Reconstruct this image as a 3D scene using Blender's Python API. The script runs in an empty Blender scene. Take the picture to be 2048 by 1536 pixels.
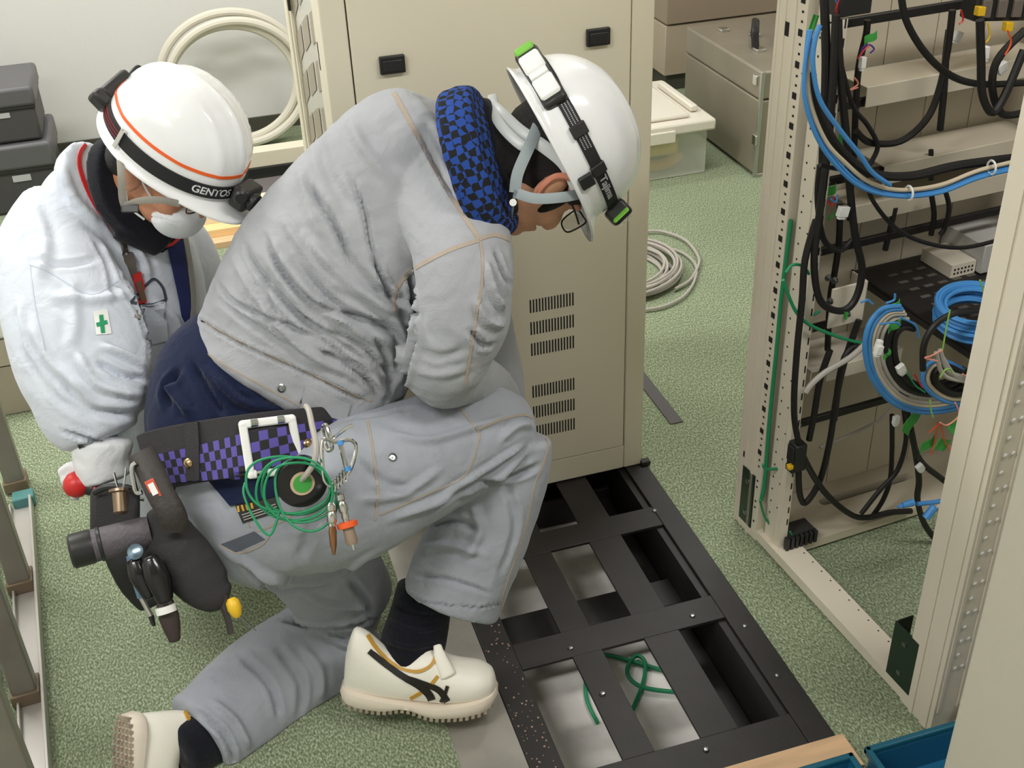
import bpy, bmesh, math, random
import numpy as np
from mathutils import Vector, Matrix, noise
from mathutils.bvhtree import BVHTree
random.seed(7)
PI = math.pi
col = bpy.context.scene.collection
scn = bpy.context.scene

# ---------------------------------------------------------------- camera
FPX = 2317.53
CAM = Vector((-0.94944, -2.17185, 1.75))
def _rot(yaw, pit, rol):
    cy, sy, cp, sp = math.cos(yaw), math.sin(yaw), math.cos(pit), math.sin(pit)
    fwd = Vector((sy*cp, cy*cp, -sp)); right = Vector((cy, -sy, 0)); up = right.cross(fwd)
    r = right*math.cos(rol) + up*math.sin(rol)
    u = up*math.cos(rol) - right*math.sin(rol)
    return r, u, fwd
CR, CU, CF = _rot(math.radians(15.91675613), math.radians(32.41959227), math.radians(-2.44684577))
cd = bpy.data.cameras.new('camera'); cam = bpy.data.objects.new('camera', cd); col.objects.link(cam)
cd.sensor_width = 36; cd.lens = FPX*36/2048; cd.clip_start = 0.05
cam.matrix_world = Matrix(((CR.x, CU.x, -CF.x, CAM.x), (CR.y, CU.y, -CF.y, CAM.y), (CR.z, CU.z, -CF.z, CAM.z), (0, 0, 0, 1)))
scn.camera = cam
scn.view_settings.view_transform = 'Standard'; scn.view_settings.look = 'None'
scn.view_settings.gamma = 1; scn.view_settings.use_curve_mapping = False
scn.view_settings.exposure = 0.0

# ---------------------------------------------------------------- world and room lamps
w = bpy.data.worlds.new('world'); scn.world = w; w.use_nodes = True
w.node_tree.nodes['Background'].inputs[0].default_value = (0.95, 0.97, 1.0, 1)
w.node_tree.nodes['Background'].inputs[1].default_value = 0.42
def lamp(x, y, z, sx, sy, power, colr=(1.0, 0.985, 0.955), name='ceiling_lamp'):
    l = bpy.data.lights.new(name, 'AREA'); l.shape = 'RECTANGLE'; l.size = sx; l.size_y = sy
    l.energy = power; l.color = colr
    o = bpy.data.objects.new(name, l); o.location = (x, y, z); col.objects.link(o)
    return o
lamp(-2.0, 0.9, 2.72, 1.25, 0.35, 52)
lamp(0.6, 0.9, 2.72, 1.25, 0.35, 36)
lamp(-2.0, -1.6, 2.72, 1.25, 0.35, 40)
lamp(0.6, -1.6, 2.72, 1.25, 0.35, 32)
lamp(-1.0, 2.2, 2.72, 1.25, 0.25, 26)

# ---------------------------------------------------------------- helpers
def S(r, g, b):
    f = lambda c: (c/255/12.92) if c/255 <= 0.04045 else ((c/255+0.055)/1.055)**2.4
    return (f(r), f(g), f(b), 1)
def ray(u, v):
    return CR*((u-1024)/FPX) - CU*((v-768)/FPX) + CF
def at(u, v, d): return CAM + ray(u, v)*d              # point seen at pixel u,v at depth d (metres)
def onz(u, v, z=0.0): r = ray(u, v); return CAM + r*((z-CAM.z)/r.z)
def ony(u, v, y=0.0): r = ray(u, v); return CAM + r*((y-CAM.y)/r.y)
def onx(u, v, x=0.0): r = ray(u, v); return CAM + r*((x-CAM.x)/r.x)
def depth(p): return (Vector(p)-CAM).dot(CF)

def tag(o, label=None, cat=None, group=None, kind=None):
    if label: o['label'] = label
    if cat: o['category'] = cat
    if group: o['group'] = group
    if kind: o['kind'] = kind
    return o
def empty(name, loc, label, cat, group=None):
    o = bpy.data.objects.new(name, None); o.location = loc; o.empty_display_size = 0.05; col.objects.link(o)
    return tag(o, label, cat, group)
def wloc(o):
    v = Vector((0, 0, 0))
    while o is not None: v += o.location; o = o.parent
    return v

class MB:
    def __init__(s): s.v = []; s.f = []; s.m = []
    def add(s, vs, fs, mi=0):
        n = len(s.v); s.v += [Vector(p) for p in vs]; s.f += [tuple(i+n for i in f) for f in fs]; s.m += [mi]*len(fs); return s
    def box(s, lo, hi, T=None, mi=0):
        x0, y0, z0 = lo; x1, y1, z1 = hi
        vs = [Vector(p) for p in ((x0,y0,z0),(x1,y0,z0),(x1,y1,z0),(x0,y1,z0),(x0,y0,z1),(x1,y0,z1),(x1,y1,z1),(x0,y1,z1))]
        if T: vs = [T(*p) if callable(T) else T @ p for p in vs]
        return s.add(vs, [(0,3,2,1),(4,5,6,7),(0,1,5,4),(1,2,6,5),(2,3,7,6),(3,0,4,7)], mi)
    def tube(s, path, r, n=8, closed=False, flat=1.0, flatdir=None, mi=0, caps=True):
        path = [Vector(p) for p in path]; N = len(path)
        rs = r if isinstance(r, (list, tuple)) else [r]*N
        tang = []
        for i in range(N):
            a = path[(i-1) % N] if (closed or i > 0) else path[i]; b = path[(i+1) % N] if (closed or i < N-1) else path[i]
            t = (b-a); tang.append(t.normalized() if t.length > 1e-9 else Vector((0,0,1)))
        ref = flatdir.copy() if flatdir else (Vector((0,0,1)) if abs(tang[0].z) < .9 else Vector((1,0,0)))
        nrm = (ref - tang[0]*ref.dot(tang[0])).normalized(); vs = []
        for i in range(N):
            t = tang[i]
            if flatdir: q = flatdir - t*flatdir.dot(t); nrm = q.normalized() if q.length > 1e-4 else nrm
            else: nrm = (nrm - t*nrm.dot(t)).normalized()
            bi = t.cross(nrm)
            for k in range(n):
                a = 2*PI*k/n; vs.append(path[i] + bi*(math.cos(a)*rs[i]) + nrm*(math.sin(a)*rs[i]*flat))
        fs = []
        for i in range(N if closed else N-1):
            j = (i+1) % N
            for k in range(n):
                l = (k+1) % n; fs.append((i*n+k, i*n+l, j*n+l, j*n+k))
        if not closed and caps: fs.append(tuple(range(n))[::-1]); fs.append(tuple((N-1)*n+k for k in range(n)))
        return s.add(vs, fs, mi)
    def cyl(s, a, b, r, n=16, mi=0, r2=None):
        return s.tube([a, b], [r, r if r2 is None else r2], n, mi=mi)
    def lathe(s, prof, c, ax=Vector((0,0,1)), n=24, mi=0, sx=1.0, sy=1.0, ux=None):
        ax = Vector(ax).normalized(); ref = Vector(ux) if ux is not None else (Vector((1,0,0)) if abs(ax.x) < .9 else Vector((0,1,0)))
        e1 = (ref-ax*ref.dot(ax)).normalized(); e2 = ax.cross(e1); vs = []; fs = []; c = Vector(c)
        for (r, h) in prof:
            for k in range(n):
                a = 2*PI*k/n; vs.append(c + ax*h + e1*(r*sx*math.cos(a)) + e2*(r*sy*math.sin(a)))
        for i in range(len(prof)-1):
            for k in range(n):
                l = (k+1) % n; fs.append((i*n+k, i*n+l, (i+1)*n+l, (i+1)*n+k))
        fs.append(tuple(range(n))[::-1]); fs.append(tuple((len(prof)-1)*n+k for k in range(n)))
        return s.add(vs, fs, mi)
    def prism(s, pts, off, mi=0):
        pts = [Vector(p) for p in pts]; off = Vector(off); n = len(pts)
        fs = [tuple(range(n))[::-1], tuple(range(n, 2*n))] + [(i, (i+1) % n, n+(i+1) % n, n+i) for i in range(n)]
        return s.add(pts+[p+off for p in pts], fs, mi)

def obj(name, mb, mats, parent=None, bevel=0, smooth=True, sharp=35):
    me = bpy.data.meshes.new(name); off = wloc(parent) if parent else Vector((0,0,0))
    me.from_pydata([tuple(p-off) for p in mb.v], [], mb.f)
    mats = mats if isinstance(mats, (list, tuple)) else [mats]
    for m in mats: me.materials.append(m)
    me.polygons.foreach_set('material_index', mb.m)
    bm = bmesh.new(); bm.from_mesh(me); bmesh.ops.recalc_face_normals(bm, faces=bm.faces)
    bm.to_mesh(me); bm.free()
    o = bpy.data.objects.new(name, me); col.objects.link(o)
    if parent: o.parent = parent
    if smooth: fin(me, sharp)
    if bevel:
        b = o.modifiers.new('bevel', 'BEVEL'); b.width = bevel; b.segments = 2; b.limit_method = 'ANGLE'; b.angle_limit = math.radians(40)
    me.update(); return o
def fin(me, sharp=35):
    me.polygons.foreach_set('use_smooth', [True]*len(me.polygons))
    me.set_sharp_from_angle(angle=math.radians(sharp))

def spline(pts, k=8, closed=False):
    pts = [Vector(p) for p in pts]; n = len(pts); out = []
    R = range(n if closed else n-1)
    for i in R:
        g = (lambda j: pts[j % n]) if closed else (lambda j: pts[max(0, min(n-1, j))])
        p0, p1, p2, p3 = g(i-1), g(i), g(i+1), g(i+2)
        for j in range(k):
            t = j/k
            out.append(0.5*((2*p1)+(p2-p0)*t+(2*p0-5*p1+4*p2-p3)*t*t+(3*p1-p0-3*p2+p3)*t*t*t))
    if not closed: out.append(pts[-1])
    return out

# ---- materials
def mat(name, c, rough=.6, metal=0.0, nscale=0, nstr=0, var=0.0, vscale=8, spec=None, alpha=1.0, trans=0.0, c2=None, coat=0.0, stretch=None, detail=3):
    m = bpy.data.materials.new(name); m.use_nodes = True; nt = m.node_tree; b = nt.nodes['Principled BSDF']
    b.inputs['Base Color'].default_value = c; b.inputs['Roughness'].default_value = rough; b.inputs['Metallic'].default_value = metal
    if spec is not None: b.inputs['Specular IOR Level'].default_value = spec
    if coat: b.inputs['Coat Weight'].default_value = coat
    if trans: b.inputs['Transmission Weight'].default_value = trans
    if alpha < 1: b.inputs['Alpha'].default_value = alpha
    tc = nt.nodes.new('ShaderNodeTexCoord'); src = tc.outputs['Object']
    if stretch:
        mp = nt.nodes.new('ShaderNodeMapping'); mp.inputs['Scale'].default_value = stretch; nt.links.new(src, mp.inputs[0]); src = mp.outputs[0]
    if var or c2:
        n = nt.nodes.new('ShaderNodeTexNoise'); n.inputs['Scale'].default_value = vscale; n.inputs['Detail'].default_value = detail; nt.links.new(src, n.inputs[0])
        mx = nt.nodes.new('ShaderNodeMix'); mx.data_type = 'RGBA'
        a = c2 or tuple(min(1, x*(1-var)) for x in c[:3])+(1,); z = c if c2 else tuple(min(1, x*(1+var)) for x in c[:3])+(1,)
        mx.inputs['A'].default_value = a; mx.inputs['B'].default_value = z
        mr = nt.nodes.new('ShaderNodeMapRange'); mr.inputs[1].default_value = .35; mr.inputs[2].default_value = .65
        nt.links.new(n.outputs['Fac'], mr.inputs[0]); nt.links.new(mr.outputs[0], mx.inputs['Factor']); nt.links.new(mx.outputs['Result'], b.inputs['Base Color'])
    if nstr:
        n = nt.nodes.new('ShaderNodeTexNoise'); n.inputs['Scale'].default_value = nscale; n.inputs['Detail'].default_value = 4; nt.links.new(src, n.inputs[0])
        bp = nt.nodes.new('ShaderNodeBump'); bp.inputs['Strength'].default_value = nstr; bp.inputs['Distance'].default_value = .01
        nt.links.new(n.outputs['Fac'], bp.inputs['Height']); nt.links.new(bp.outputs[0], b.inputs['Normal'])
    return m
M = dict(
    wall=mat('wall_paint', S(214,213,210), .85, nscale=60, nstr=.05),
    ceil=mat('ceiling_tile', S(225,223,215), .9),
    base=mat('dark_baseboard', S(70,68,60), .5),
    beige=mat('beige_steel', S(220,213,192), .42, nscale=900, nstr=.03),
    beige2=mat('beige_rack_steel', S(224,215,198), .4, var=.04, vscale=3),
    beige3=mat('beige_tray_steel', S(206,196,176), .45),
    black=mat('black_plastic', S(34,34,34), .42),
    blackm=mat('black_painted_steel', S(36,33,32), .48, var=.15, vscale=14, nscale=300, nstr=.05),
    slot=mat('dark_slot', S(22,20,18), .8),
    seam=mat('seam_shadow_gap', S(70,66,56), .9),
    cable=mat('black_cable', S(26,24,24), .5),
    blue=mat('blue_cable', S(70,140,205), .45),
    creamc=mat('cream_cable', S(205,190,165), .5),
    greyc=mat('grey_cable', S(176,170,162), .5),
    green=mat('green_wire', S(30,140,92), .5),
    greent=mat('green_tape', S(66,160,70), .6),
    lime=mat('lime_label', S(140,195,85), .6),
    white=mat('white_plastic', S(235,235,232), .35),
    zinc=mat('zinc_steel', S(150,152,152), .3, 1.0),
    chrome=mat('chrome', S(215,215,212), .15, 1.0),
    alum=mat('aluminium', S(190,188,182), .35, .8, var=.06, vscale=5),
    gplate=mat('dull_green_zinc_plate', S(60,78,66), .28, .7),
    pink=mat('pink_twine', S(235,150,130), .6),
    red=mat('red_plastic', S(200,40,38), .4),
    orange=mat('orange_plastic', S(235,95,40), .4),
    yellow=mat('yellow_plastic', S(230,185,40), .4),
    purple=mat('violet_wire', S(80,50,140), .5),
    wood=mat('pale_plywood', S(212,176,138), .6, var=.12, vscale=6, stretch=(1,8,1)),
    board=mat('tan_board', S(232,196,142), .6, var=.05, vscale=10),
    teal=mat('teal_plastic', S(20,92,116), .35),
    tealb=mat('teal_plastic_inside', S(28,104,144), .4),
)
# ================================================================ SETTING
def carpet():
    m = bpy.data.materials.new('green_carpet'); m.use_nodes = True; nt = m.node_tree; b = nt.nodes['Principled BSDF']
    b.inputs['Roughness'].default_value = .95; b.inputs['Specular IOR Level'].default_value = .1
    tc = nt.nodes.new('ShaderNodeTexCoord')
    mp = nt.nodes.new('ShaderNodeMapping'); mp.inputs['Scale'].default_value = (1, .55, 1); mp.inputs['Rotation'].default_value = (0, 0, .5); nt.links.new(tc.outputs['Object'], mp.inputs[0])
    n = nt.nodes.new('ShaderNodeTexNoise'); n.inputs['Scale'].default_value = 260; n.inputs['Detail'].default_value = 2; nt.links.new(mp.outputs[0], n.inputs[0])
    n2 = nt.nodes.new('ShaderNodeTexNoise'); n2.inputs['Scale'].default_value = 3.0; n2.inputs['Detail'].default_value = 5; nt.links.new(tc.outputs['Object'], n2.inputs[0])
    cr = nt.nodes.new('ShaderNodeValToRGB'); e = cr.color_ramp.elements
    e[0].position = .32; e[0].color = S(98,108,86); e[1].position = .68; e[1].color = S(176,182,158)
    x = cr.color_ramp.elements.new(.47); x.color = S(124,136,108); x = cr.color_ramp.elements.new(.55); x.color = S(144,155,128)
    nt.links.new(n.outputs['Fac'], cr.inputs[0])
    hs = nt.nodes.new('ShaderNodeHueSaturation'); nt.links.new(cr.outputs[0], hs.inputs['Color'])
    mr = nt.nodes.new('ShaderNodeMapRange'); mr.inputs[1].default_value = .3; mr.inputs[2].default_value = .7; mr.inputs[3].default_value = .92; mr.inputs[4].default_value = 1.08
    nt.links.new(n2.outputs['Fac'], mr.inputs[0]); nt.links.new(mr.outputs[0], hs.inputs['Value']); nt.links.new(hs.outputs[0], b.inputs['Base Color'])
    bp = nt.nodes.new('ShaderNodeBump'); bp.inputs['Strength'].default_value = .25; bp.inputs['Distance'].default_value = .003
    nt.links.new(n.outputs['Fac'], bp.inputs['Height']); nt.links.new(bp.outputs[0], b.inputs['Normal'])
    return m
M['carpet'] = carpet()
M['concrete'] = mat('pale_concrete', S(236,233,228), .8, c2=S(200,195,190), vscale=7, detail=6)
X0, X1, Y0, Y1, ZC = -2.9, 2.4, -3.4, 2.86, 2.75
HX0, HX1, HY0, HY1 = -0.556, 0.010, -0.926, 0.62       # the opening in the raised floor
PX0 = -0.676
fl = MB()
for (a, b, c, d) in ((X0, PX0, Y0, Y1), (HX1, X1, Y0, Y1), (PX0, HX1, Y0, HY0), (PX0, HX1, HY1, Y1)):
    fl.add([(a,c,0),(b,c,0),(b,d,0),(a,d,0)], [(0,1,2,3)])
tag(obj('floor', fl, M['carpet'], smooth=False), kind='structure', label='green flecked carpet laid on the raised floor')
sf = MB().box((X0, Y0, -.24), (X1, Y1, -.185))
tag(obj('floor', sf, M['concrete'], smooth=False), kind='structure', label='pale concrete slab below the raised floor')
M['bare'] = mat('bare_floor_panel', S(168,164,156), .38, .45, var=.12, vscale=9, detail=6)
rf = MB().box((PX0, HY0, -.03), (HX0, HY1, -.001)); rf.box((PX0, Y0, -.03), (HX1, HY0, -.004))
tag(obj('trim_1', rf, M['bare'], smooth=False), kind='structure', label='bare grey metal strip of raised floor beside the black frame')
for nm, lo, hi in (('wall_back', (X0, Y1, -.2), (X1, Y1+.1, ZC)), ('wall_left', (X0-.1, Y0, -.2), (X0, Y1, ZC)), ('wall_right', (X1, Y0, -.2), (X1+.1, Y1, ZC)), ('wall_front', (X0, Y0-.1, -.2), (X1, Y0, ZC))):
    tag(obj(nm, MB().box(lo, hi), M['wall'], smooth=False), kind='structure')
tag(obj('ceiling', MB().box((X0, Y0, ZC), (X1, Y1, ZC+.1)), M['ceil'], smooth=False), kind='structure')
tag(obj('baseboard_back', MB().box((X0, Y1-.012, 0), (X1, Y1-.001, .06)), M['base'], smooth=False), kind='structure')

# ================================================================ BLACK BASE FRAME IN THE FLOOR
fr = empty('base_frame', (-.27, -.9, 0), 'black steel base frame with crossing bars set in the floor opening', 'metal frame')
FB = (-.006, .001)
b = MB(); b.box((-.555, -.925, FB[0]), (-.494, .61, FB[1])); b.box((-.043, -.925, FB[0]), (.012, .61, FB[1]+.002))
b.box((-.494, -.925, FB[0]), (-.043, -.838, FB[1])); b.box((-.494, .55, FB[0]), (-.043, .61, FB[1]))
obj('rim', b, M['blackm'], fr, bevel=.0015)
for (x0, x1) in ((-.386, -.322), (-.228, -.150)):
    obj('long_bar', MB().box((x0, -.838, FB[0]-.001), (x1, .55, FB[1]-.0005)), M['blackm'], fr, bevel=.001)
for (y0, y1) in ((-.235, -.165), (-.562, -.490), (.12, .19)):
    obj('cross_bar', MB().box((-.494, y0, FB[0]), (-.043, y1, FB[1]+.0005)), M['blackm'], fr, bevel=.001)
for x0, x1 in ((-.552, -.540), (-.060, -.004)):
    obj('side_web', MB().box((x0, -.92, -.184), (x1, .60, -.0062)), M['blackm'], fr)
obj('end_web', MB().box((-.54, -.92, -.184), (-.06, -.905, -.0062)), M['blackm'], fr)
for y0, z0 in ((-.312, -.15), (.14, -.15)):
    obj('lower_beam', MB().box((-.54, y0-.085, z0-.03), (-.06, y0, z0+.055)), M['blackm'], fr, bevel=.002)
# right-hand angle seen in the gap: flat ledge below the top bars
obj('ledge', MB().box((-.135, -.9, -.182), (-.061, .55, -.13)), M['blackm'], fr, bevel=.002)
for p in ((1309,1022),(1385,1232),(1141,1297),(1205,1388),(1555,1352),(1412,1500),(1490,1253)):
    q = onz(p[0], p[1], .002); s_ = MB().lathe([(.006,-.002),(.006,.001),(.0045,.0035),(.001,.004)], q, n=12)
    obj('bolt', s_, M['zinc'], fr)
for p in ((1337,1097),(1337,1127),(1525,1432)):
    q = onz(p[0], p[1], -.11); s_ = MB().lathe([(.008,-.02),(.008,.006),(.005,.007),(.005,.016),(.001,.017)], q, n=6)
    obj('bolt', s_, M['zinc'], fr)
# grit on the left rail
g = MB()
for i in range(90):
    x = random.uniform(-.552, -.50); y = random.uniform(-.9, -.42); r = random.uniform(.0006, .0018)
    g.box((x-r, y-r, .001), (x+r, y+r, .001+r))
obj('grit', g, mat('pale_grit', S(170,140,125), .9), fr, smooth=False)['kind'] = 'stuff'
# loose green wire on the slab
wp = [onz(u, v, -.178) for u, v in ((1195,1446),(1172,1390),(1180,1320),(1215,1310),(1330,1342),(1400,1362),(1440,1350),(1448,1320),(1430,1290),(1422,1270))]
tag(obj('green_cable', MB().tube(spline(wp), .0045, 8), M['green']), 'green cable trailing across the slab and up the right side inside the black floor frame', 'cable')
wp = [onz(u, v, -.174) for u, v in ((1255,1442),(1285,1370),(1290,1325),(1272,1312),(1255,1335),(1262,1360),(1300,1378),(1400,1385),(1455,1368))]
tag(obj('green_cable', MB().tube(spline(wp), .0048, 8), M['green']), 'green cable twisted into a loop at the middle of the slab under the black frame', 'cable')
# plywood at the frame's front
tag(obj('plywood_strip', MB().box((-.50, -1.005, 0), (.016, -.929, .022)), M['wood'], bevel=.001), 'pale plywood strip lying across the front end of the black floor frame', 'board')

# ================================================================ BEIGE CABINET
CX0, CX1, CD, CH = -.668, 0.0, .60, 1.9
cb = empty('equipment_cabinet', ((CX0+CX1)/2, .3, 0), 'tall beige steel equipment cabinet with rows of vent slots and two black latches', 'cabinet')
b = MB()
b.box((CX0, 0, .004), (CX0+.049, .04, CH)); b.box((CX1-.049, 0, .004), (CX1, .04, CH)); b.box((CX0+.049, 0, .004), (CX1-.049, .04, .072)); b.box((CX0+.049, 0, CH-.06), (CX1-.049, .04, CH))
b.box((CX1-.03, .04, .004), (CX1, CD, CH)); b.box((CX0, CD-.05, .004), (CX0+.03, CD, CH)); b.box((CX0, .04, .004), (CX0+.03, .10, CH))
b.box((CX0+.03, CD-.02, .004), (CX1-.03, CD, CH)); b.box((CX0, .04, CH-.03), (CX1, CD, CH)); b.box((CX0, .1, .004), (CX0+.03, CD-.05, .08))
obj('body', b, M['beige'], cb, bevel=.003)
obj('door_gap', MB().box((CX0+.047, .012, .071), (CX1-.047, .03, CH-.06)), M['seam'], cb)
dr = MB().box((CX0+.0515, -.002, .0735), (CX1-.0515, .02, CH-.063))
door = obj('front_panel', dr, M['beige'], cb, bevel=.002)
for (u, v) in ((783,127),(1194,72)):
    c = ony(u, v, 0)
    h = MB().box((c.x-.0245, -.012, c.z-.017), (c.x+.0245, -.0015, c.z+.017)); h.box((c.x-.019, -.015, c.z-.012), (c.x+.019, -.0115, c.z+.010))
    obj('latch', h, M['black'], door, bevel=.006)
zs = [ony(1145, v, 0).z for v in (597, 641, 683, 767, 808, 847)]; xl = ony(1060, 600, 0).x; xr = ony(1145, 580, 0).x
for side in (0, 1):
    for z in zs:
        s_ = MB()
        for k in range(15):
            x = xl+(xr-xl)*k/14 - (.245 if side else 0)
            s_.box((x-.0016, -.0026, z-.0165), (x+.0016, -.0005, z+.0165))
        obj('vent_slots', s_, M['slot'], door, smooth=False)
# open left side with slotted inner plate
def plate_mat():
    m = mat('pierced_plate', S(200,194,176), .3)
    return m
pl = MB(); y = .12; k = 0
ys = [.105, .55]
pl.box((CX0+.014, .10, .08), (CX0+.018, .55, CH-.03))
obj('side_plate', pl, mat('pale_side_plate', S(205,203,192), .25, .15), cb)
st = MB()
for k in range(17):
    z = .12+k*.1
    for (ya, yb, dz) in ((.13,.25,0),(.29,.40,.045),(.43,.52,-.01)):
        if random.random() < .9:
            st.add([(CX0+.0125, ya, z+dz), (CX0+.0125, yb, z+dz-.05), (CX0+.0125, yb, z+dz+.015), (CX0+.0125, ya, z+dz+.06)], [(0,1,2,3)])
obj('side_cutouts', st, mat('side_slot_shade', S(158,148,130), .4), cb, smooth=False)
lt = MB()
for yy in (.11, .53): lt.box((CX0+.004, yy-.008, .08), (CX0+.012, yy+.008, CH-.03))
obj('side_rails', lt, M['beige'], cb, bevel=.002)
for (u, v, s2) in ((577, 5, .018), (640, 112, .028)):
    c = onx(u, v, CX0+.002)
    obj('side_clip', MB().box((CX0-.001, c.y-.005, c.z-s2), (CX0+.006, c.y+.005, c.z+s2)), M['black'], cb, bevel=.002)
# small black stop at cabinet foot
tag(obj('floor_stop', MB().box((-.004, -.012, .003), (.02, .006, .016)), M['blackm'], bevel=.002), 'small black steel stop at the cabinet foot corner', 'bracket')

# ================================================================ BACKGROUND THINGS
# conduit coil
coil = MB()
M['hose'] = mat('cream_conduit', S(208,203,188), .5)
for k, (r, dx, dz, dy) in enumerate(((.268, 0, 0, 0), (.252, .012, -.010, -.045), (.234, -.004, -.014, -.02))):
    c = Vector((-.70+dx, 2.72+dy, .285+dz)); pp = []
    for i in range(72):
        a = 2*PI*i/72; z = c.z + r*math.sin(a)
        pp.append((c.x + r*math.cos(a)*1.1, c.y + .09*(1-(z/.68)) - .10*max(0, .5-z)**1*0 - (0.68-z)*.18, max(.02, z)))
    coil.tube(pp, .0175, 10, closed=True)
tag(obj('conduit_coil', coil, M['hose']), 'big cream coil of thick conduit leaning against the back wall', 'hose')
# beige bottom beam frame behind the workers
t = empty('steel_plinth', (-.62, 2.4, 0), 'low beige steel plinth with black underside on the floor in front of the conduit coil', 'plinth')
obj('plinth_top', MB().box((-1.25, 2.29, .045), (-.48, 2.36, .11)), M['beige'], t, bevel=.004)
obj('plinth_foot', MB().box((-1.24, 2.285, .0), (-.49, 2.36, .045)), M['black'], t, bevel=.002)
tag(obj('dark_panel', MB().box((-1.2, 1.98, 0), (-.35, 2.24, .02)), mat('dark_grey_panel', S(96,90,92), .5), bevel=.002), 'dark grey flat panel on the floor behind the tan boards', 'panel')
for k, (x0, x1, y0, y1, z0, z1, ma, lab) in enumerate((
    (-1.15, -.45, 1.74, 1.90, .022, .05, 'board', 'tan board stacked second from top behind the kneeling workers'),
    (-1.12, -.43, 1.80, 1.955, .05, .075, 'creamb', 'pale cream board on top of the stack behind the kneeling workers'),
    (-1.17, -.47, 1.69, 1.86, 0, .022, 'wood', 'rough-edged brown board at the bottom of the stack behind the workers'))):
    if ma == 'creamb': M[ma] = mat('cream_board', S(226,212,184), .6)
    tag(obj('board', MB().box((x0, y0, z0), (x1, y1, z1)), M[ma], bevel=.001), lab, 'board', 'boards stacked on the carpet')
# black tool boxes, far left
def toolbox(x0, x1, y0, z0, w_, h, lab):
    t = empty('storage_case', ((x0+x1)/2, y0, z0), lab, 'storage box')
    M.setdefault('case', mat('charcoal_case', S(66,64,66), .5)); 
    obj('case_body', MB().box((x0, y0, z0), (x1, y0+w_, z0+h*.62)), M['case'], t, bevel=.012)
    obj('case_lid', MB().box((x0-.008, y0-.012, z0+h*.64), (x1+.010, y0+w_+.01, z0+h)), M['case2'], t, bevel=.014)
    obj('case_label', MB().box((x1-.155, y0-.004, z0+h*.47), (x1-.09, y0-.001, z0+h*.56)), M['labelgrey'], t)
    obj('lid_band', MB().box((x0, y0-.006, z0+h*.59), (x1+.004, y0+w_+.004, z0+h*.65)), M['black'], t, bevel=.003)
M['case2'] = mat('charcoal_case_lid', S(88,87,90), .4); M['labelgrey'] = mat('grey_label', S(175,175,178), .5)
toolbox(-2.0, -1.445, 2.3, .271, .3, .205, 'upper charcoal plastic storage case stacked by the back wall')
toolbox(-2.0, -1.43, 2.29, 0.0, .32, .268, 'lower charcoal plastic storage case holding up another case by the back wall')
# low beige drawer unit, left
t = empty('low_unit', (-1.75, .95, 0), 'low beige steel unit with pale top at the left edge, beside the white jacket', 'cabinet')
obj('unit_body', MB().box((-2.1, .815, 0), (-1.47, 1.15, .15)), mat('taupe_steel', S(164,154,138), .5), t, bevel=.003)
obj('unit_drawer', MB().box((-2.1, .81, .155), (-1.47, 1.15, .235)), mat('taupe_steel_light', S(176,166,150), .5), t, bevel=.003)
obj('unit_top', MB().box((-2.1, .80, .24), (-1.455, 1.16, .345)), mat('white_laminate', S(228,224,214), .35), t, bevel=.012)
# metal flight case, back right
t = empty('instrument_case', (1.4, 2.0, 0), 'grey metal instrument case with black carrying handle beside the clear tub', 'case')
M['casem'] = mat('scuffed_grey_metal', S(150,142,126), .38, .35, var=.08, vscale=4)
obj('case_body', MB().box((1.115, 1.565, .012), (1.75, 2.22, .30)), M['casem'], t, bevel=.006)
obj('case_lid', MB().box((1.113, 1.563, .304), (1.752, 2.222, .41)), M['casem'], t, bevel=.008)
obj('corner_trim', MB().box((1.112, 1.56, .01), (1.128, 1.572, .41)).box((1.112, 1.562, .0), (1.755, 1.575, .014)), M['alum'], t, bevel=.002)
hc = ony(1507, 80, 1.95)
hp = [(1.225, 1.83, .415), (1.222, 1.835, .455), (1.227, 1.845, .480), (1.255, 1.90, .485), (1.285, 1.955, .480), (1.29, 1.965, .455), (1.287, 1.965, .415)]
obj('handle', MB().tube(spline(hp, 5), .011, 8, flat=1.5), M['black'], t)
for p in ((1.225,1.80),(1.22,2.1),(1.30,1.99)):
    obj('handle_mount', MB().box((p[0]-.02, p[1]-.02, .409), (p[0]+.02, p[1]+.02, .422)), M['chrome'], t, bevel=.003)
for (y, z) in ((1.60,.37),(1.57,.15)):
    obj('latch', MB().box((1.105, y-.015, z-.02), (1.116, y+.015, z+.02)), M['chrome'], t, bevel=.003)
# clear storage tub
t = empty('storage_tub', (.72, 1.9, 0), 'translucent plastic tub with white lid and yellow contents beside the metal case', 'storage box')
M['clear'] = mat('milky_clear_plastic', S(228,232,218), .25, alpha=.30); M['lidw'] = mat('milky_lid_plastic', S(226,220,206), .35)
def tub(x0, x1, y0, y1, z0, z1, th, tp):
    b = MB()
    for (a, c, d, e) in ((x0, x1, y0, y0+th), (x0, x1, y1-th, y1), (x0, x0+th, y0, y1), (x1-th, x1, y0, y1)): b.box((a, d, z0), (c, e, z1))
    b.box((x0, y0, z0), (x1, y1, z0+th)); return b
obj('tub_body', tub(.40, .965, 1.68, 2.14, 0.002, .185, .004, 0), M['clear'], t, bevel=.001)
obj('tub_lid', MB().box((.38, 1.655, .178), (.99, 2.165, .222)).box((.42, 1.70, .222), (.90, 2.12, .240)), M['lidw'], t, bevel=.01)
obj('lid_clip', MB().box((.925, 1.75, .225), (.955, 2.07, .25)), M['lidw'], t, bevel=.006)
obj('front_clip', MB().box((.55, 1.645, .155), (.82, 1.656, .20)), M['lidw'], t, bevel=.003)
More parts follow.
